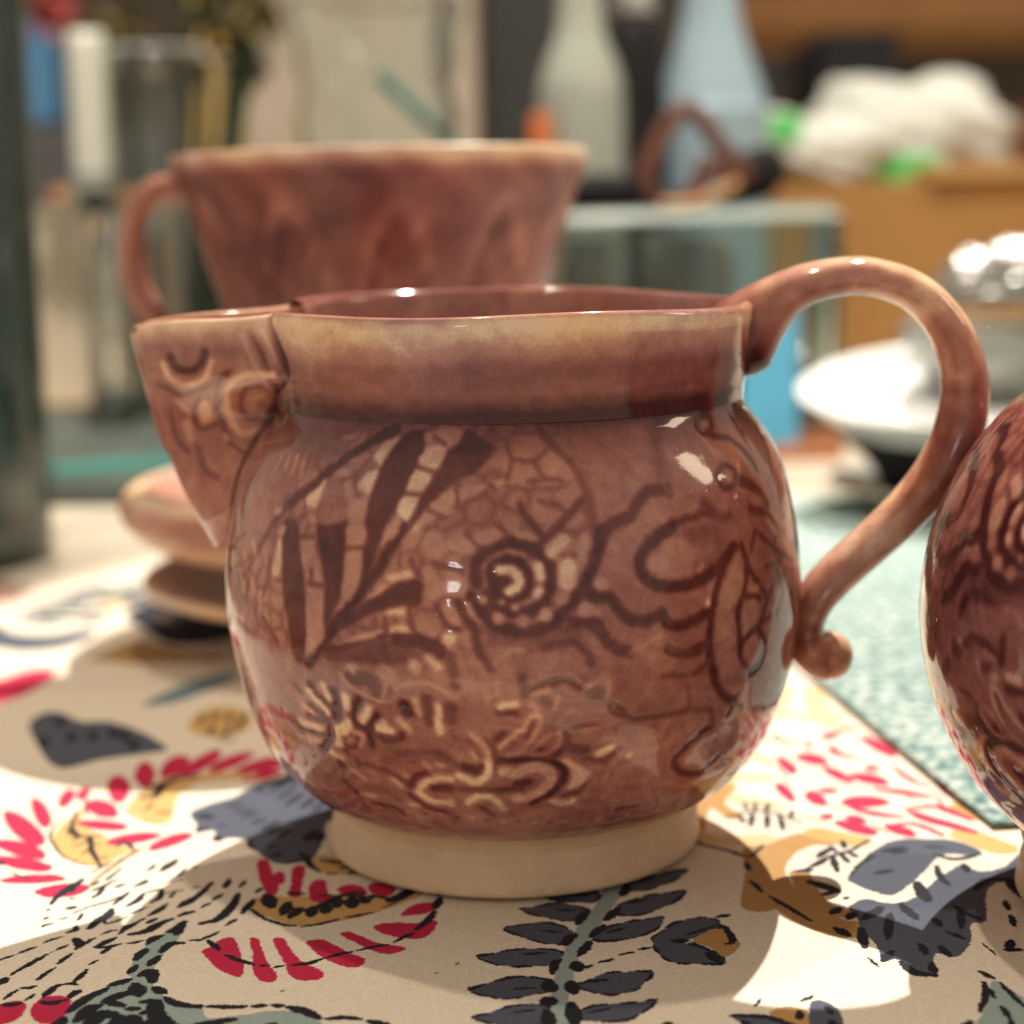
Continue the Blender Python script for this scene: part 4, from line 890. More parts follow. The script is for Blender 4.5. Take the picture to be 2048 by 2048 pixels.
for a, wd in (([(1440,970),(1560,990),(1690,965)], 1.6), ([(1200,960),(1290,940)], 1.2), ([(1110,1070),(1200,1050)], 1.6), ([(970,1080),(1090,950)], .6), ([(1380,920),(1500,930)], .8)): S_('G', a, wd)

def paint(x0, x1, y0, y1, res, shifts, seed):
    W, H = int((x1 - x0) / res), int((y1 - y0) / res)
    img = np.empty((H, W, 3), np.float32); img[:] = CREAM
    xs = (x0 + (np.arange(W) + .5) * res).astype(np.float32); ys = (y0 + (np.arange(H) + .5) * res).astype(np.float32)
    c = max(1.6, 0.00028 / res)
    wx = vnoise(H, W, c, seed) * 0.00030 + vnoise(H, W, c * 3, seed + 1) * 0.00020
    wy = vnoise(H, W, c, seed + 2) * 0.00036 + vnoise(H, W, c * 3, seed + 3) * 0.00025
    for sx, sy in shifts:
        for kind, P, wd, col in TOPS:
            P = P + np.array([sx, sy]); pad = 0.001 + (0 if wd is None else wd.max())
            lo, hi = P.min(0) - pad, P.max(0) + pad
            i0, i1 = max(0, int((lo[0] - x0) / res)), min(W, int((hi[0] - x0) / res) + 2)
            j0, j1 = max(0, int((lo[1] - y0) / res)), min(H, int((hi[1] - y0) / res) + 2)
            if i1 <= i0 or j1 <= j0: continue
            X = xs[None, i0:i1] + wx[j0:j1, i0:i1]; Y = ys[j0:j1, None] + wy[j0:j1, i0:i1]
            d = poly_sd(X, Y, P) if kind == 'p' else seg_dist(X, Y, P, wd)
            s = max(res, 0.00012)
            a = np.clip(0.5 - d / (1.6 * s), 0, 1)[..., None]
            img[j0:j1, i0:i1] = img[j0:j1, i0:i1] * (1 - a) + np.array(col, np.float32) * a
    im = bpy.data.images.new('cloth_print', W, H, alpha=False)
    enc = np.where(img <= .0031308, img * 12.92, 1.055 * np.power(img, 1 / 2.4) - .055)
    buf = np.ones((H, W, 4), np.float32); buf[..., :3] = enc
    im.pixels.foreach_set(buf.reshape(-1)); im.update(); im.pack()
    return im
NEAR = (-.130, .130, -.112, .070); FAR = (-.40, .40, -.40, .60)
im_near = paint(*NEAR, .0001, [(0, 0)], 40)
im_far = paint(*FAR, .0004, [(0.0, 0.0), (-.262, .03), (.27, .02), (-.13, -.20), (.14, -.19), (-.13, .255), (.13, .27), (-.38, .27), (.38, .29)], 60)

def cloth_material():
    m = bpy.data.materials.new('printed_cotton'); m.use_nodes = True
    nt = m.node_tree; N = nt.nodes; L = nt.links; b = N['Principled BSDF']
    u1 = N.new('ShaderNodeUVMap'); u1.uv_map = 'near'; u2 = N.new('ShaderNodeUVMap'); u2.uv_map = 'far'
    i1 = N.new('ShaderNodeTexImage'); i1.image = im_near; i1.extension = 'CLIP'
    i2 = N.new('ShaderNodeTexImage'); i2.image = im_far; i2.extension = 'REPEAT'
    L.new(u1.outputs[0], i1.inputs[0]); L.new(u2.outputs[0], i2.inputs[0])
    mx = N.new('ShaderNodeMix'); mx.data_type = 'RGBA'
    L.new(i1.outputs['Alpha'], mx.inputs['Factor']); L.new(i2.outputs['Color'], mx.inputs['A']); L.new(i1.outputs['Color'], mx.inputs['B'])
    tc = N.new('ShaderNodeTexCoord')
    wv = []
    for d in ('X', 'Y'):
        k = N.new('ShaderNodeTexWave'); k.wave_type = 'BANDS'; k.bands_direction = d
        k.inputs['Scale'].default_value = 850; k.inputs['Distortion'].default_value = 1.2; k.inputs['Detail'].default_value = 1.0; k.inputs['Detail Scale'].default_value = 0.2
        L.new(tc.outputs['Object'], k.inputs['Vector']); wv.append(k.outputs['Fac'])
    mul = N.new('ShaderNodeMath'); mul.operation = 'MULTIPLY'; L.new(wv[0], mul.inputs[0]); L.new(wv[1], mul.inputs[1])
    ns = N.new('ShaderNodeTexNoise'); ns.inputs['Scale'].default_value = 1500; ns.inputs['Detail'].default_value = 2; L.new(tc.outputs['Object'], ns.inputs['Vector'])
    ad = N.new('ShaderNodeMath'); ad.operation = 'ADD'; L.new(mul.outputs[0], ad.inputs[0]); L.new(ns.outputs['Fac'], ad.inputs[1])
    r = N.new('ShaderNodeMapRange'); r.inputs[1].default_value = .3; r.inputs[2].default_value = 1.3; r.inputs[3].default_value = .74; r.inputs[4].default_value = 1.10
    L.new(ad.outputs[0], r.inputs[0])
    sc = N.new('ShaderNodeVectorMath'); sc.operation = 'SCALE'; L.new(mx.outputs['Result'], sc.inputs[0]); L.new(r.outputs[0], sc.inputs['Scale'])
    L.new(sc.outputs[0], b.inputs['Base Color'])
    b.inputs['Roughness'].default_value = .85; b.inputs['Specular IOR Level'].default_value = .25
    bp = N.new('ShaderNodeBump'); bp.inputs['Strength'].default_value = .8; bp.inputs['Distance'].default_value = .0001
    L.new(ad.outputs[0], bp.inputs['Height']); L.new(bp.outputs[0], b.inputs['Normal'])
    return m
nx, ny = 160, 200
EDGE = -.132                                              # unseen table edge, added to stop lit cloth reflecting in the glaze
gx, gy = np.linspace(-.85, .85, nx), np.linspace(EDGE, 1.30, ny)
GX, GY = np.meshgrid(gx, gy)
GZ = -0.0012 + 0.0009 * np.exp(-((GY - .145 - .15 * GX) / .006) ** 2) * (GX < -.03) + 0.0006 * vnoise(ny, nx, 14, 77)
GZ[(np.hypot(GX, GY) < .06) | (np.hypot(GX - .1065, GY + .045) < .06)] = -0.0009
GZ = np.minimum(GZ, -0.0002)
GZ[0] = -.002
drop = np.array([(-.008 * math.sin(a), -.002 - .008 * (1 - math.cos(a))) for a in np.linspace(1.5708, .35, 4)] + [])
hy = np.concatenate([[EDGE - .0085 - .004 * (k > 6) for k in range(14, 0, -1)], EDGE + drop[:, 0]])
hz = np.concatenate([-.010 - .022 * np.arange(14, 0, -1), drop[:, 1]])
fold = 0.006 * np.sin(gx * 46)[None] * np.clip(-hz / .15, 0, 1)[:, None]
HX = np.repeat(gx[None], len(hy), 0); HY = hy[:, None] + fold; HZ = np.repeat(hz[:, None], nx, 1)
UVY = np.concatenate([EDGE + hz[:, None] * np.ones((1, nx)), GY]); GX = np.concatenate([HX, GX]); GY = np.concatenate([HY, GY]); GZ = np.concatenate([HZ, GZ])
cl = grid_obj('tablecloth', np.stack([GX, GY, GZ], -1), False, False, cloth_material())
for nm, (x0, x1, y0, y1) in (('near', NEAR), ('far', FAR)):
    uv = cl.data.uv_layers.new(name=nm)
    vi = np.empty(len(cl.data.loops), np.int32); cl.data.loops.foreach_get('vertex_index', vi)
    co = np.stack([(GX.reshape(-1)[vi] - x0) / (x1 - x0), (UVY.reshape(-1)[vi] - y0) / (y1 - y0)], -1)
    uv.data.foreach_set('uv', co.astype(np.float32).reshape(-1))
tag(cl, 'cream cotton cloth printed with red petals, charcoal leaves and ochre rings, spread over the table', 'tablecloth')
# ------------------------------------------------------------------ things standing behind
M_WALL = mat('dim_wall', lin((92, 82, 70)), .9, noise=(3, .25))
wall = box('wall', (-2.2, 2.4, -0.9), (2.2, 2.5, 2.2), M_WALL, None, .004); tag(wall, None, None, kind='structure')
M_GLASS = mat('clear_glass', (.93, .97, .95), .015, trans=1.0, ior=1.46)
M_GREENG = mat('dark_green_glass', (.018, .036, .028), .10, noise=(30, .3))
M_TEAL = mat('turquoise_glass', (.10, .55, .52), .05, trans=.5, ior=1.48)
M_BLUEG = mat('pale_blue_glass', (.46, .62, .72), .08, trans=.35, ior=1.46)
M_BLUE = mat('blue_paper', (.11, .48, .78), .6, noise=(20, .1))
M_WHITE = mat('white_porcelain', (.62, .62, .60), .18)
M_BLACK = mat('black_plastic', (.012, .011, .012), .65, spec=.2)
M_CARD = mat('orange_brown_cardboard', (.34, .17, .048), .85, noise=(40, .06))
M_CREAMBOX = mat('cream_board', (.66, .56, .42), .8, noise=(12, .06))
M_YEL = mat('mustard_paper', (.60, .34, .05), .7, noise=(20, .1))
M_LEATHER = mat('brown_leather', (.12, .040, .026), .35, noise=(60, .3))
M_COPPER = mat('reddish_wood', (.42, .16, .07), .45, noise=(90, .25))
M_STEM = mat('flower_stem', (.055, .085, .035), .5)
M_PETAL = mat('dried_olive_petal', (.16, .125, .035), .7, noise=(80, .4))
M_ROSE = mat('pink_petal', (.55, .10, .10), .6, noise=(80, .2))
M_FOIL = mat('silver_foil', (.55, .54, .52), .38, metal=1.0, bump=(260, 1.0))
M_PLASTIC = mat('white_plastic_film', (.64, .65, .60), .45, bump=(60, .6))
M_GREENP = mat('green_print', (.12, .60, .17), .6)
M_DARKBOX = mat('charcoal_box', (.022, .022, .028), .6)
M_SHELF = mat('orange_wood', (.48, .22, .07), .5, noise=(8, .2))
M_CANDLE = mat('pale_wax', (.62, .62, .54), .4)

# speckled mat
def mat_speckle():
    m = bpy.data.materials.new('speckled_felt'); m.use_nodes = True
    nt = m.node_tree; N = nt.nodes; L = nt.links; b = N['Principled BSDF']
    tc = N.new('ShaderNodeTexCoord'); n = N.new('ShaderNodeTexNoise'); n.inputs['Scale'].default_value = 420; n.inputs['Detail'].default_value = 3
    mp = N.new('ShaderNodeMapping'); mp.inputs['Scale'].default_value = (1, .8, 1); L.new(tc.outputs['Object'], mp.inputs[0]); L.new(mp.outputs[0], n.inputs['Vector'])
    cr = N.new('ShaderNodeValToRGB'); L.new(n.outputs['Fac'], cr.inputs[0]); e = cr.color_ramp.elements
    e[0].position = .36; e[0].color = (.055, .10, .11, 1); e[1].position = .60; e[1].color = (.46, .48, .43, 1)
    for p, c in ((.45, (.13, .235, .22, 1)), (.53, (.25, .34, .31, 1))):
        k = e.new(p); k.color = c
    L.new(cr.outputs[0], b.inputs['Base Color']); b.inputs['Roughness'].default_value = .95
    bp = N.new('ShaderNodeBump'); bp.inputs['Strength'].default_value = .5; bp.inputs['Distance'].default_value = .0006
    L.new(n.outputs['Fac'], bp.inputs['Height']); L.new(bp.outputs[0], b.inputs['Normal'])
    return m
def flat_piece(name, pts, z0, z1, m):
    bm = bmesh.new()
    f = bm.faces.new([bm.verts.new((x, y, z0)) for x, y in pts])
    r = bmesh.ops.extrude_face_region(bm, geom=[f])
    for v in r['geom']:
        if isinstance(v, bmesh.types.BMVert): v.co.z = z1
    bmesh.ops.recalc_face_normals(bm, faces=bm.faces)
    bmesh.ops.bevel(bm, geom=[e for e in bm.edges if all(abs(v.co.z - z1) < 1e-6 for v in e.verts)], offset=(z1 - z0) * .4, segments=2, affect='EDGES')
    me = bpy.data.meshes.new(name); bm.to_mesh(me); bm.free(); me.materials.append(m)
    o = bpy.data.objects.new(name, me); COL.objects.link(o); return o
a, b_ = at_z(1575, 1310)[:2], at_z(1985, 1650)[:2]
pm = flat_piece('placemat', [tuple(a), tuple(b_), (.60, .04), (.58, .34), (a[0] - .005, .36)], -0.0001, 0.0004, mat_speckle())
tag(pm, 'turquoise and white speckled felt mat lying between the two jugs', 'placemat')

tb = flat_piece('serving_board', [(-.42, .40), (-.085, .375), (-.06, .66), (-.44, .68)], -.0001, .006, mat('grey_green_slate', (.10, .125, .11), .5, noise=(25, .35)))
tag(tb, 'grey-green slate board lying flat at the back left behind the saucers', 'board')
# two saucers and the cup
def saucer(zb, pr, label):
    t = thing('saucer', label, 'saucer', (-.034, .165, zb), group='stacked saucers')
    o = lathe('dish', pr, M_SATIN, t, 96, smooth_n=4)
    n = len(o.data.vertices); co = np.empty(n * 3, np.float32); o.data.vertices.foreach_get('co', co); co = co.reshape(-1, 3)
    rr = np.hypot(co[:, 0], co[:, 1])
    glaze_attr(o, np.where((rr > .0600) & (rr < .0652), .06, .30))
saucer(0.0, [(.004, .006), (.026, .0055), (.027, .0), (.030, .0), (.031, .006), (.050, .0100), (.0590, .0118), (.0615, .0138), (.0600, .0156), (.050, .0145), (.030, .0125), (.004, .0120)], 'lower and thinner of two stacked tan saucers behind the jug')
saucer(0.0225, [(.004, .004), (.030, .003), (.031, .0), (.045, .0), (.058, .0018), (.0640, .0062), (.0662, .0100), (.0657, .0135), (.0632, .0160), (.0590, .0158), (.045, .0100), (.030, .0076), (.004, .0070)], 'upper tan saucer with a thick rounded pink rim, carrying the cup')
cup = thing('coffee_cup', 'wide conical plum-brown glazed cup with a handle at left, standing behind the jug', 'cup', (-.0312, .165, .0298))
cl_, cr_ = at_y(338, 322, .165), at_y(1182, 322, .165)
crad = (cr_[0] - cl_[0]) / 2 * .99; ctop = at_y(760, 306, .165)[2] - .0298
cprof = [(.003, .0), (.020, .0), (.0215, .002), (.022, .006), (crad * .46, .018), (crad * .755, ctop - .040), (crad * .90, ctop - .016), (crad * .985, ctop - .004), (crad * .99, ctop - .0008), (crad * .975, ctop), (crad * .955, ctop - .001), (crad * .92, ctop - .010), (crad * .71, ctop - .040), (crad * .42, .022), (.003, .012)]
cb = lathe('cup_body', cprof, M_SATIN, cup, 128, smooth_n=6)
n = len(cb.data.vertices); co = np.empty(n * 3, np.float32); cb.data.vertices.foreach_get('co', co); co = co.reshape(-1, 3)
zc = co[:, 2]; th_ = np.arctan2(co[:, 1], co[:, 0])
gv = .66 + .12 * np.sin(th_ * 13 + np.sin(zc * 300) * 1.5) * np.sin(zc * 190 + th_ * 7) - .62 * np.clip((zc - (ctop - .0055)) / .004, 0, 1)
u_ = np.mod(th_ * 11 / (2 * np.pi), 1) * 2 - 1
for k_ in (.052, .078):
    gv = gv - .26 * np.exp(-((zc - k_ * (1 - .55 * u_ ** 2)) / .0030) ** 2) + .16 * np.exp(-((zc - k_ * (1 - .55 * u_ ** 2) + .006) / .0030) ** 2)
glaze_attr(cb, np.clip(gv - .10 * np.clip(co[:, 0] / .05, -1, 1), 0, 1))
HC = [at_y(x, y, .165) - np.array(cup.location) for x, y in ((360,372),(305,385),(272,430),(262,495),(272,560),(300,620),(345,672),(420,700))]
tube('handle', HC, .0034, M_SATIN, cup, 20, 8, depth=.0050, attr={'glaze': lambda V, th: np.full(V.shape[:2], .36)})

# dark green bottle at the far left
gb0 = at_z(-118, 1115)
gbt = thing('green_bottle', 'tall dark green glass bottle at the left edge', 'bottle', (gb0[0], gb0[1] + .0, 0))
lathe('bottle_body', [(.002, .0), (.030, .0), (.0345, .004), (.0355, .012), (.0362, .10), (.0362, .18), (.030, .205), (.016, .235), (.0145, .28), (.0145, .31), (.0125, .31), (.0125, .24), (.002, .235)], M_GREENG, gbt, 64, smooth_n=4)
lathe('lip', [(.0150, .296), (.0172, .298), (.0172, .306), (.0150, .308)], M_GREENG, gbt, 48, smooth_n=3)

def rod(name, p0, p1, r, m, label, cat):
    o = tube(name, [p0, (np.array(p0) + p1) / 2, p1], r, m, None, 16, 6, side=(.13, .2, .97))
    return tag(o, label, cat)
rod('turquoise_straw', at_y(112, 942, .33), at_y(560, 905, .40), .0023, M_TEAL, 'thin turquoise glass straw lying behind the saucers', 'straw')

# left background
o = box('cream_carton', at_y(60, 815, .72) + [0, 0, 0], at_y(470, 408, .72) + [0, .16, 0], M_CREAMBOX, None, .003); tag(o, 'plain cream carton standing at the back left of the cup', 'carton')
o = box('striped_carton', at_y(-120, 800, .95), at_y(330, 250, .95) + [0, .05, 0], mat('grey_black', (.06, .058, .06), .6), None, .003); tag(o, 'dark grey box standing behind the cream carton', 'box')
o = box('orange_book', at_y(100, 402, .74), at_y(330, 372, .74) + [0, .12, 0], mat('orange_cover', (.55, .27, .10), .6), None, .001); tag(o, 'thin orange book lying on the cream carton', 'book')
cv = at_y(190, 400, .60)
ct = thing('candle', 'pale candle in a clear holder left of the flower vase', 'candle', (cv[0], cv[1], 0))
lathe('candle_wax', [(.001, .11), (.0085, .11), (.0092, .13), (.0090, .19), (.006, .193), (.001, .192)], M_CANDLE, ct, 32, smooth_n=3)
lathe('holder', [(.001, .0), (.026, .0), (.027, .003), (.012, .008), (.006, .03), (.006, .08), (.011, .10), (.0125, .125), (.0115, .125), (.010, .109), (.001, .108)], M_GLASS, ct, 40, smooth_n=3)
tube('wick', [(0, 0, .19), (0.0005, 0, .197), (0.001, 0, .201)], .0007, M_BLACK, ct, 8, 3)

va = at_y(330, 500, .66)
vt = thing('flower_vase', 'clear cylindrical glass vase holding dark stems', 'vase', (va[0], va[1], 0))
lathe('vase_glass', [(.001, .0), (.038, .0), (.041, .004), (.041, .175), (.0425, .185), (.0405, .186), (.0385, .175), (.0385, .008), (.001, .007)], M_GLASS, vt, 64, smooth_n=3)
rnd = random.Random(5)
for k in range(9):
    x0, y0 = rnd.uniform(-.024, .024), rnd.uniform(-.02, .02)
    x1, y1, z1 = x0 * 2.2 + rnd.uniform(-.012, .012), y0 * 1.6, rnd.uniform(.185, .235)
    base = np.array([va[0], va[1], 0])
    ft = thing('dried_flower', 'dried olive-brown flower on a dark stem in the glass vase', 'flower', (va[0] + x0, va[1] + y0, .010), group='dried flowers in the vase')
    if k == 8: ft['label'] = 'small pink-red flower leaning left among the dried flowers'; del ft['group']; x1 -= .03
    tube('stem', [(0, 0, 0), ((x1 - x0) * .4, (y1 - y0) * .4, z1 * .5), (x1 - x0, y1 - y0, z1 - .01)], .0030, M_STEM, ft, 8, 4)
    hv, hf = [], []
    c = np.array([x1 - x0, y1 - y0, z1 - .006])
    for j in range(46):                                   # pointed petals hanging round the head
        a_ = rnd.uniform(0, 6.283); l = rnd.uniform(.014, .026); dn = rnd.uniform(-1.1, .7)
        d = np.array([math.cos(a_) * math.cos(dn), math.sin(a_) * math.cos(dn), math.sin(dn)])
        s = np.array([-math.sin(a_), math.cos(a_), 0]) * .0045
        n0 = len(hv); hv += [c - s * .4, c + d * l * .5 - s, c + d * l + np.array([0, 0, -.004]), c + d * l * .5 + s, c + s * .4]
        hf += [(n0, n0 + 1, n0 + 2, n0 + 3, n0 + 4)]
    mesh_obj('flower_head', hv, hf, M_ROSE if k == 8 else M_PETAL, ft)
o = box('mustard_folder', at_y(402, 420, .80), at_y(478, 60, .80) + [0, .015, 0], M_YEL, None, .002); tag(o, 'upright mustard yellow folder right of the vase', 'folder')
o = box('blue_packet', [at_y(30, 120, .96)[0], .955, at_y(0, 250, .95)[2] + .0004], at_y(110, 40, .96) + [0, .03, 0], mat('dull_blue_card', (.05, .16, .30), .7), None, .003); o.location.z -= 0; tag(o, 'small blue packet at the top left on the dark box', 'packet')
o = box('beige_canister', at_y(480, 800, .92), at_y(950, -120, .92) + [0, .14, 0], mat('warm_grey_board', (.40, .34, .27), .8, noise=(10, .15)), None, .01); tag(o, 'tall warm grey carton behind the decanter', 'carton')

# decanter with a turquoise stirrer
de = at_y(765, 560, .58)
dt = thing('glass_decanter', 'large clear glass jug catching white light above the cup', 'decanter', (de[0], de[1], 0))
lathe('decanter_glass', [(.001, .0), (.034, .0), (.037, .005), (.0375, .09), (.0372, .15), (.036, .168), (.040, .20), (.0385, .201), (.0345, .168), (.0358, .15), (.0360, .09), (.0355, .008), (.001, .007)], M_GLASS, dt, 72, smooth_n=4)
st0, st1 = at_y(760, 150, .57), at_y(915, 300, .58)
rod('turquoise_stirrer', st0, st0 + (st1 - st0) * 1.6, .0032, M_TEAL, 'turquoise glass stirrer leaning inside the decanter', 'stirrer')
o = box('black_speaker', at_y(985, 790, .95), at_y(1330, -150, .95) + [0, .14, 0], mat('charcoal_cloth', (.030, .030, .028), .8), None, .006); tag(o, 'tall charcoal box behind the middle bottles', 'box')
for ch in dt.children:
    n = len(ch.data.vertices); co = np.empty(n * 3, np.float32); ch.data.vertices.foreach_get('co', co); co = co.reshape(-1, 3)
    a_ = np.arctan2(co[:, 1], co[:, 0]); k = 1 + .022 * np.sin(9 * a_ + co[:, 2] * 40) * (co[:, 2] > .01) + .03 * np.sin(co[:, 2] * 260) * (co[:, 2] > .1)
    co[:, :2] *= k[:, None]; ch.data.vertices.foreach_set('co', co.reshape(-1)); ch.data.update()
# bottles in the middle
b1 = at_y(1170, 600, .63)
bt = thing('clear_bottle', 'clear glass bottle with a bright curved shoulder right of the decanter', 'bottle', (b1[0], b1[1], 0))
lathe('bottle_glass', [(.001, .0), (.0170, .0), (.0185, .004), (.0186, .128), (.0165, .150), (.0095, .172), (.0085, .22), (.0070, .22), (.008, .172), (.0150, .149), (.0170, .128), (.0168, .006), (.001, .005)], mat('greenish_glass', (.88, .92, .80), .10, trans=.6), bt, 56, smooth_n=4)
b2 = at_y(1272, 600, .645)
kt = thing('black_bottle', 'slim black bottle with silver glints between the clear and the blue bottle', 'bottle', (b2[0], b2[1], 0))
lathe('bottle_body', [(.001, .0), (.0130, .0), (.0140, .003), (.0138, .15), (.0085, .175), (.0070, .19), (.0070, .24), (.001, .24)], M_BLACK, kt, 48, smooth_n=4)
lathe('silver_collar', [(.0074, .176), (.0096, .177), (.0090, .190), (.0076, .192)], M_FOIL, kt, 32, smooth_n=3)
b3 = at_y(1425, 600, .665)
ut = thing('blue_bottle', 'pale blue glass bottle with a long tapering neck', 'bottle', (b3[0], b3[1], 0))
lathe('bottle_glass', [(.001, .0), (.0240, .0), (.0262, .004), (.0265, .126), (.0256, .142), (.0190, .162), (.0135, .182), (.0120, .210), (.0118, .26), (.0104, .26), (.0104, .2), (.0120, .182), (.0175, .161), (.0241, .141), (.0249, .126), (.0246, .006), (.001, .005)], M_BLUEG, ut, 56, smooth_n=4)
for o, k in ((bt, 1.16), (kt, 1.15), (ut, 1.12)): o.scale = (k, k, k)
# leather loop and black clip
lp = thing('leather_strap', 'brown leather strap bent into a loop over the glass jar', 'strap', tuple(at_y(1370, 400, .52)))
L0 = np.array(lp.location)
LP_ = [at_y(x, y, .52) - L0 for x, y in ((1290,345),(1330,262),(1368,218),(1400,235),(1440,290),(1490,350),(1440,345),(1412,330),(1398,370),(1352,412),(1310,405),(1288,350))]
tube('loop', LP_, .0042, M_LEATHER, lp, 12, 8, depth=.0060)
tube('tongue', [at_y(x, y, .513) - L0 for x, y in ((1330,412),(1390,408),(1440,385),(1470,370))], .0026, mat('tan_leather', (.50, .27, .10), .5), lp, 12, 6, depth=.004)
o = tube('black_clip', [at_y(x, y, .525) for x, y in ((1452,392),(1482,374),(1510,352),(1532,336))], [.0055, .0090, .0120, .0105], M_BLACK, None, 20, 6, depth=.006); tag(o, 'black plastic clip resting on the jar rim', 'clip')
o = tube('black_case', [at_y(x, y, .53) for x, y in ((1140,388),(1200,384),(1262,388))], [.0078, .0086, .0080], M_BLACK, None, 20, 6, depth=.008); tag(o, 'short black case behind the cup rim', 'case')
o = box('orange_packet', at_y(1066, 560, .60), at_y(1104, 226, .60) + [0, .008, 0], mat('orange_plastic', (.62, .16, .04), .4), None, .002); tag(o, 'small orange packet just above the cup rim', 'packet')

# square glass jar with a blue card
j0, j1 = at_y(1112, 862, .50), at_y(1690, 428, .50)
def thin_glass(name, tint):
    m = bpy.data.materials.new(name); m.use_nodes = True
    nt = m.node_tree; N = nt.nodes; L = nt.links; N.remove(N['Principled BSDF'])
    t = N.new('ShaderNodeBsdfTransparent'); t.inputs[0].default_value = tint + (1,)
    g = N.new('ShaderNodeBsdfGlossy'); g.inputs['Roughness'].default_value = .05; g.inputs[0].default_value = (.9, .95, .93, 1)
    fr = N.new('ShaderNodeFresnel'); fr.inputs[0].default_value = 1.5
    mx = N.new('ShaderNodeMixShader'); L.new(fr.outputs[0], mx.inputs[0]); L.new(t.outputs[0], mx.inputs[1]); L.new(g.outputs[0], mx.inputs[2])
    L.new(mx.outputs[0], N['Material Output'].inputs[0]); return m
M_THIN = thin_glass('thin_grey_glass', (.86, .91, .89))
jt = thing('glass_tank', 'wide rectangular glass jar behind the jug handle', 'jar', ((j0[0] + j1[0]) / 2, .54, 0))
jw, jh = (j1[0] - j0[0]), j1[2]
def open_tank(w_, d_, h_, t_):
    bm = bmesh.new()
    def ring(x, y, z, r):
        out = []
        for cx, cy, a0 in ((x - r, y - r, 0), (-x + r, y - r, 90), (-x + r, -y + r, 180), (x - r, -y + r, 270)):
            for k in range(5): out.append(bm.verts.new((cx + r * math.cos(R(a0 + k * 22.5)), cy + r * math.sin(R(a0 + k * 22.5)), z)))
        return out
    rs = [ring(w_ / 2, d_ / 2, z, .006) for z in (0.0006, h_ - t_ * .5)] + [ring(w_ / 2 - t_ * .3, d_ / 2 - t_ * .3, h_, .006), ring(w_ / 2 - t_ * .7, d_ / 2 - t_ * .7, h_, .005), ring(w_ / 2 - t_, d_ / 2 - t_, h_ - t_ * .5, .005), ring(w_ / 2 - t_, d_ / 2 - t_, .005, .005)]
    for p, q in zip(rs, rs[1:]):
        for k in range(20): bm.faces.new((p[k], p[(k + 1) % 20], q[(k + 1) % 20], q[k]))
    bm.faces.new(list(reversed(rs[0]))); bm.faces.new(rs[-1])
    me = bpy.data.meshes.new('tank_glass'); bm.to_mesh(me); bm.free(); me.shade_smooth(); return me
me = open_tank(jw, .08, jh, .0035); me.materials.append(M_THIN)
o = bpy.data.objects.new('tank_glass', me); COL.objects.link(o); o.parent = jt
c0, c1 = at_y(1480, 838, .49), at_y(1596, 606, .49)
o = box('blue_card', (c0[0], .488, .0004), (c1[0], .494, c1[2]), M_BLUE, None, .001); tag(o, 'bright blue card standing against the front of the glass jar', 'card')
for px0, px1, g in ((1130, 1230, .23), (1290, 1400, .13), (1410, 1470, .26)):
    q0, q1 = at_y(px0, 800, .545), at_y(px1, 470, .545)
    o = box('grey_packet', (q0[0], .545, .006), (q1[0], .556, q1[2]), mat('grey_card', (g, g * 1.03, g * .98), .7), None, .002)
    tag(o, {1130: 'mid grey packet, leftmost inside the glass jar', 1290: 'darkest grey packet in the middle of the glass jar', 1410: 'pale grey packet beside the blue card in the jar'}[px0], 'packet', 'packets in the jar')

me = open_tank(jw + .0012, .0812, .0022, .0046); me.materials.append(mat('ground_glass_edge', (.70, .80, .75), .25, trans=.45))
o = bpy.data.objects.new('polished_rim', me); COL.objects.link(o); o.parent = jt; o.location = (0, 0, jh - .0012)
bm = bmesh.new(); bm.from_mesh(me)
bmesh.ops.delete(bm, geom=[f for f in bm.faces if len(f.verts) > 4], context='FACES'); bm.to_mesh(me); bm.free()
# cardboard box and plastic bags
kx0, kt_ = at_y(1545, 372, .72), at_y(1800, 362, .72)
kb = thing('cardboard_box', 'large orange-brown cardboard box at the back right', 'box', (kx0[0] + .2, .80, 0))
o = box('carton', (kx0[0], .72, 0.0004), (kx0[0] + .42, 1.0, kt_[2]), M_CARD, None, .002); o.parent = kb; o.location = np.array(o.location) - np.array(kb.location)
o = box('flap', (kx0[0] + .085, .713, kt_[2] + .0005), (kx0[0] + .42, .76, kt_[2] + .008), mat('pale_cardboard', (.46, .25, .09), .85), None, .001); o.parent = kb; o.location = np.array(o.location) - np.array(kb.location)
def bag(name, c, s, m, seed, label, cat):
    bm = bmesh.new(); bmesh.ops.create_icosphere(bm, subdivisions=4, radius=1)
    r = np.random.RandomState(seed); ph = r.rand(6) * 6.28
    for v in bm.verts:
        p = np.array(v.co)
        k = 1 + (.34 * math.sin(23 * p[0] + 11 * p[1] + ph[3]) * math.sin(19 * p[2] + 17 * p[1] + ph[4]) if 'foil' in name else 0) + .14 * math.sin(5 * p[0] + ph[0] + 2 * p[2]) + .12 * math.sin(7 * p[1] + 4 * p[0] + ph[1]) + .08 * math.sin(13 * p[2] + 9 * p[0] + ph[2]) + .07 * abs(math.sin(11 * p[0] - 8 * p[2] + ph[3])) + .05 * math.sin(21 * p[0] + 17 * p[2] + 12 * p[1] + ph[5])
        q = p * k * np.array(s); q[2] = max(q[2], -s[2] * .55)
        v.co = Vector((q).tolist())
    me = bpy.data.meshes.new(name); bm.to_mesh(me); bm.free(); me.shade_smooth(); me.materials.append(m)
    o = bpy.data.objects.new(name, me); COL.objects.link(o); o.location = c
    return tag(o, label, cat)
zt = kt_[2]
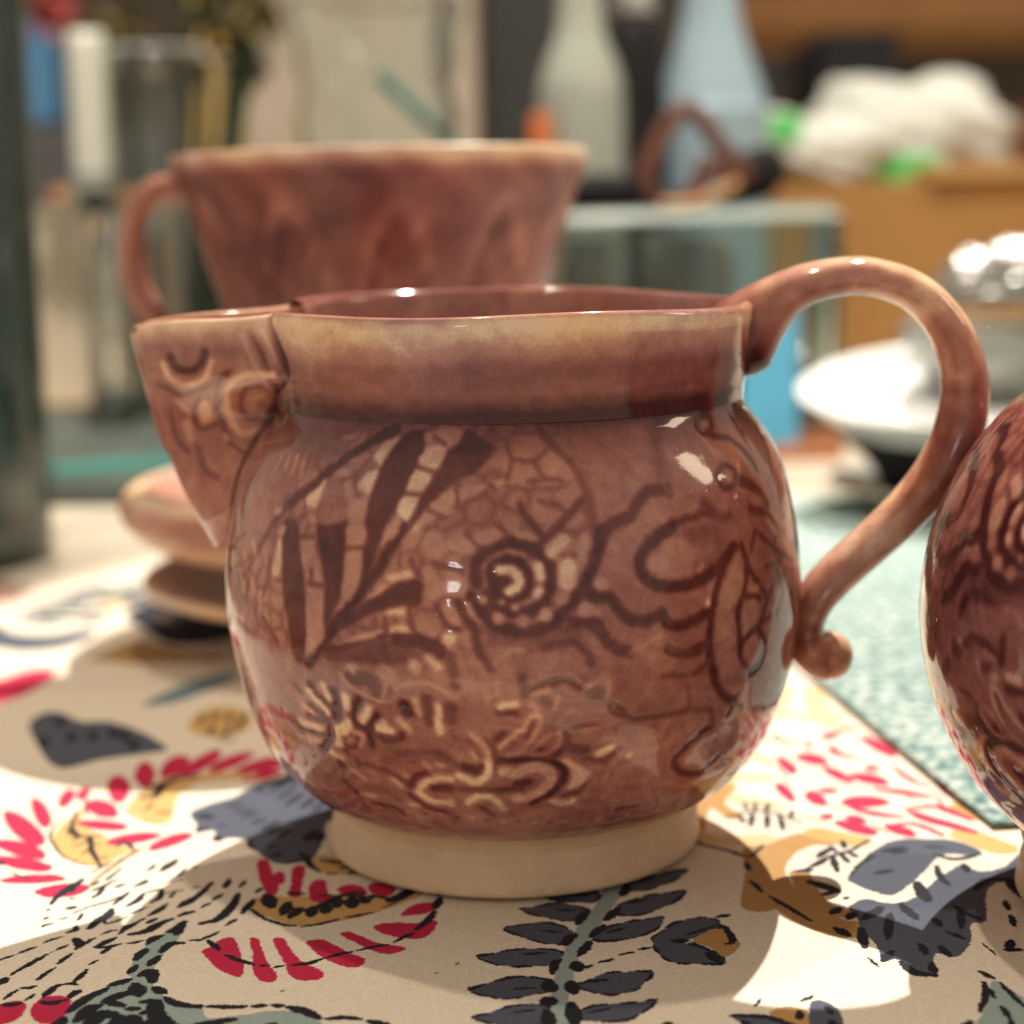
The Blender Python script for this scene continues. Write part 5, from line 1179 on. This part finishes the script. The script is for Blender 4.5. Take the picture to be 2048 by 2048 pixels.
p = at_y(1620, 300, .85); bg1 = bag('plastic_bag', (p[0], .85, zt + .017), (.050, .05, .026), M_PLASTIC, 1, 'crumpled white plastic bag with a green mark, lower left on the cardboard box', 'bag')
p = at_y(1790, 250, .90); bg2 = bag('plastic_bag', (p[0], .90, zt + .026), (.058, .05, .040), M_PLASTIC, 2, 'larger bright white plastic bag piled highest on the cardboard box', 'bag')
for P, px, py, pw, ph2 in ((bg1, 1570, 255, .010, .008), (bg2, 1800, 338, .024, .009)):
    q = at_y(px, py, P.location.y - (.055 if P is bg1 else .075))
    o = box('green_mark', q - [pw, .002, ph2], q + [pw, .002, ph2], M_GREENP, None, .0015); o.parent = P; o.location = np.array(o.location) - np.array(P.location)
# dark boxes on a shelf
sh = thing('wall_shelf', 'orange wooden shelf board along the wall at top right', 'shelf', (.62, 2.1, 0))
s0, s1 = at_y(1480, 62, 2.0), at_y(2300, -40, 2.0)
o = box('board', (s0[0], 2.0, s0[2]), (s1[0] + .3, 2.39, s1[2]), M_SHELF, None, .004); o.parent = sh; o.location = np.array(o.location) - np.array(sh.location)
for px0, px1, py0, py1, Y, lb in ((1480, 1560, 110, 230, 1.5, 'dark navy box left of the pale post at upper right'), (1640, 1800, 60, 215, 1.6, 'large black box under the orange shelf')):
    q0, q1 = at_y(px0, 420, Y), at_y(px1, py0, Y)
    o = box('storage_box', (q0[0], Y, -.9), (q1[0], Y + .2, q1[2]), M_DARKBOX, None, .004); tag(o, lb, 'box', 'dark storage boxes')
q0, q1 = at_y(1840, 420, 1.7), at_y(2200, 215, 1.7)
o = box('rust_crate', (q0[0], 1.7, -.9), (q1[0], 1.9, q1[2]), mat('rusty_board', (.30, .13, .06), .8), None, .004); tag(o, 'low rust-brown crate behind the plastic bags', 'crate')

# white dish with foil
d0 = at_y(1935, 905, .32)
zr = at_y(1700, 800, .32)[2]
rx = d0[0] - at_y(1600, 830, .33)[0]
pl = thing('pale_plate', 'pale grey plate lowest of the pile behind the jug handle', 'plate', (d0[0] + .004, .33, 0))
lathe('plate_body', [(.002, .003), (rx * .5, .002), (rx * .51, 0), (rx * .56, 0), (rx * .57, .002), (rx * .86, .0085), (rx * .87, .0098), (rx * .85, .0102), (rx * .55, .0055), (.002, .0055)], mat('pale_glaze', (.60, .60, .55), .25), pl, 80, smooth_n=4)
bb = thing('plate_shade_bowl', 'added black bowl in place of the shade between two pale plates behind the jug handle', 'bowl', (d0[0], .33, .0058))  # bowl added to stand in for the shade under the plate
lathe('bowl_body', [(.002, .001), (rx * .40, .001), (rx * .42, 0), (rx * .47, 0), (rx * .56, zr * .25), (rx * .74, zr * .50), (rx * .77, zr * .60), (rx * .73, zr * .60), (rx * .5, zr * .25), (.002, zr * .15)], M_BLACK, bb, 80, smooth_n=4)
wd_ = thing('white_plate', 'tilted white porcelain plate on the added black bowl behind the jug handle', 'plate', (d0[0], .33, zr * .60 + .0062))
lathe('plate_body', [(.002, .0015), (rx * .50, .001), (rx * .72, .0), (rx * .80, .003), (rx * .97, zr * .26), (rx, zr * .30), (rx * .98, zr * .33), (rx * .90, zr * .28), (rx * .72, .0045), (.002, .0045)], M_WHITE, wd_, 96, smooth_n=5)
wd_.rotation_euler = (R(9), R(-4), 0); wd_.location.z += .002
p = at_y(1985, 590, .36); bag('foil_bundle', (p[0] + .012, .352, p[2] + .004), (.028, .022, .012), M_FOIL, 7, 'crumpled silver foil bundle heaped above the white plate', 'foil')
p = at_y(1960, 660, .33); 
gl0 = thing('glass_bowl', 'small smoky glass bowl under the foil on the white plate', 'bowl', (p[0] + .012, .345, zr * .60 + .0135))
lathe('bowl_glass', [(.001, .0), (.018, .0), (.030, .010), (.036, .024), (.0345, .0245), (.028, .012), (.017, .003), (.001, .003)], mat('smoky_glass', (.55, .56, .5), .04, trans=.7), gl0, 48, smooth_n=4)
for y, Y, lb in ((862, .50, 'upper of two reddish wooden sticks behind the jug'), (905, .46, 'lower reddish wooden stick nearest the jug')):
    q0, q1 = at_y(1480, y + 10, Y), at_y(1690, y + 2, Y)
    o = box('wooden_stick', q0 - [0, 0, .0035], [q1[0], Y + .012, q1[2] + .0035], M_COPPER, None, .0015); tag(o, lb, 'stick', 'wooden sticks')
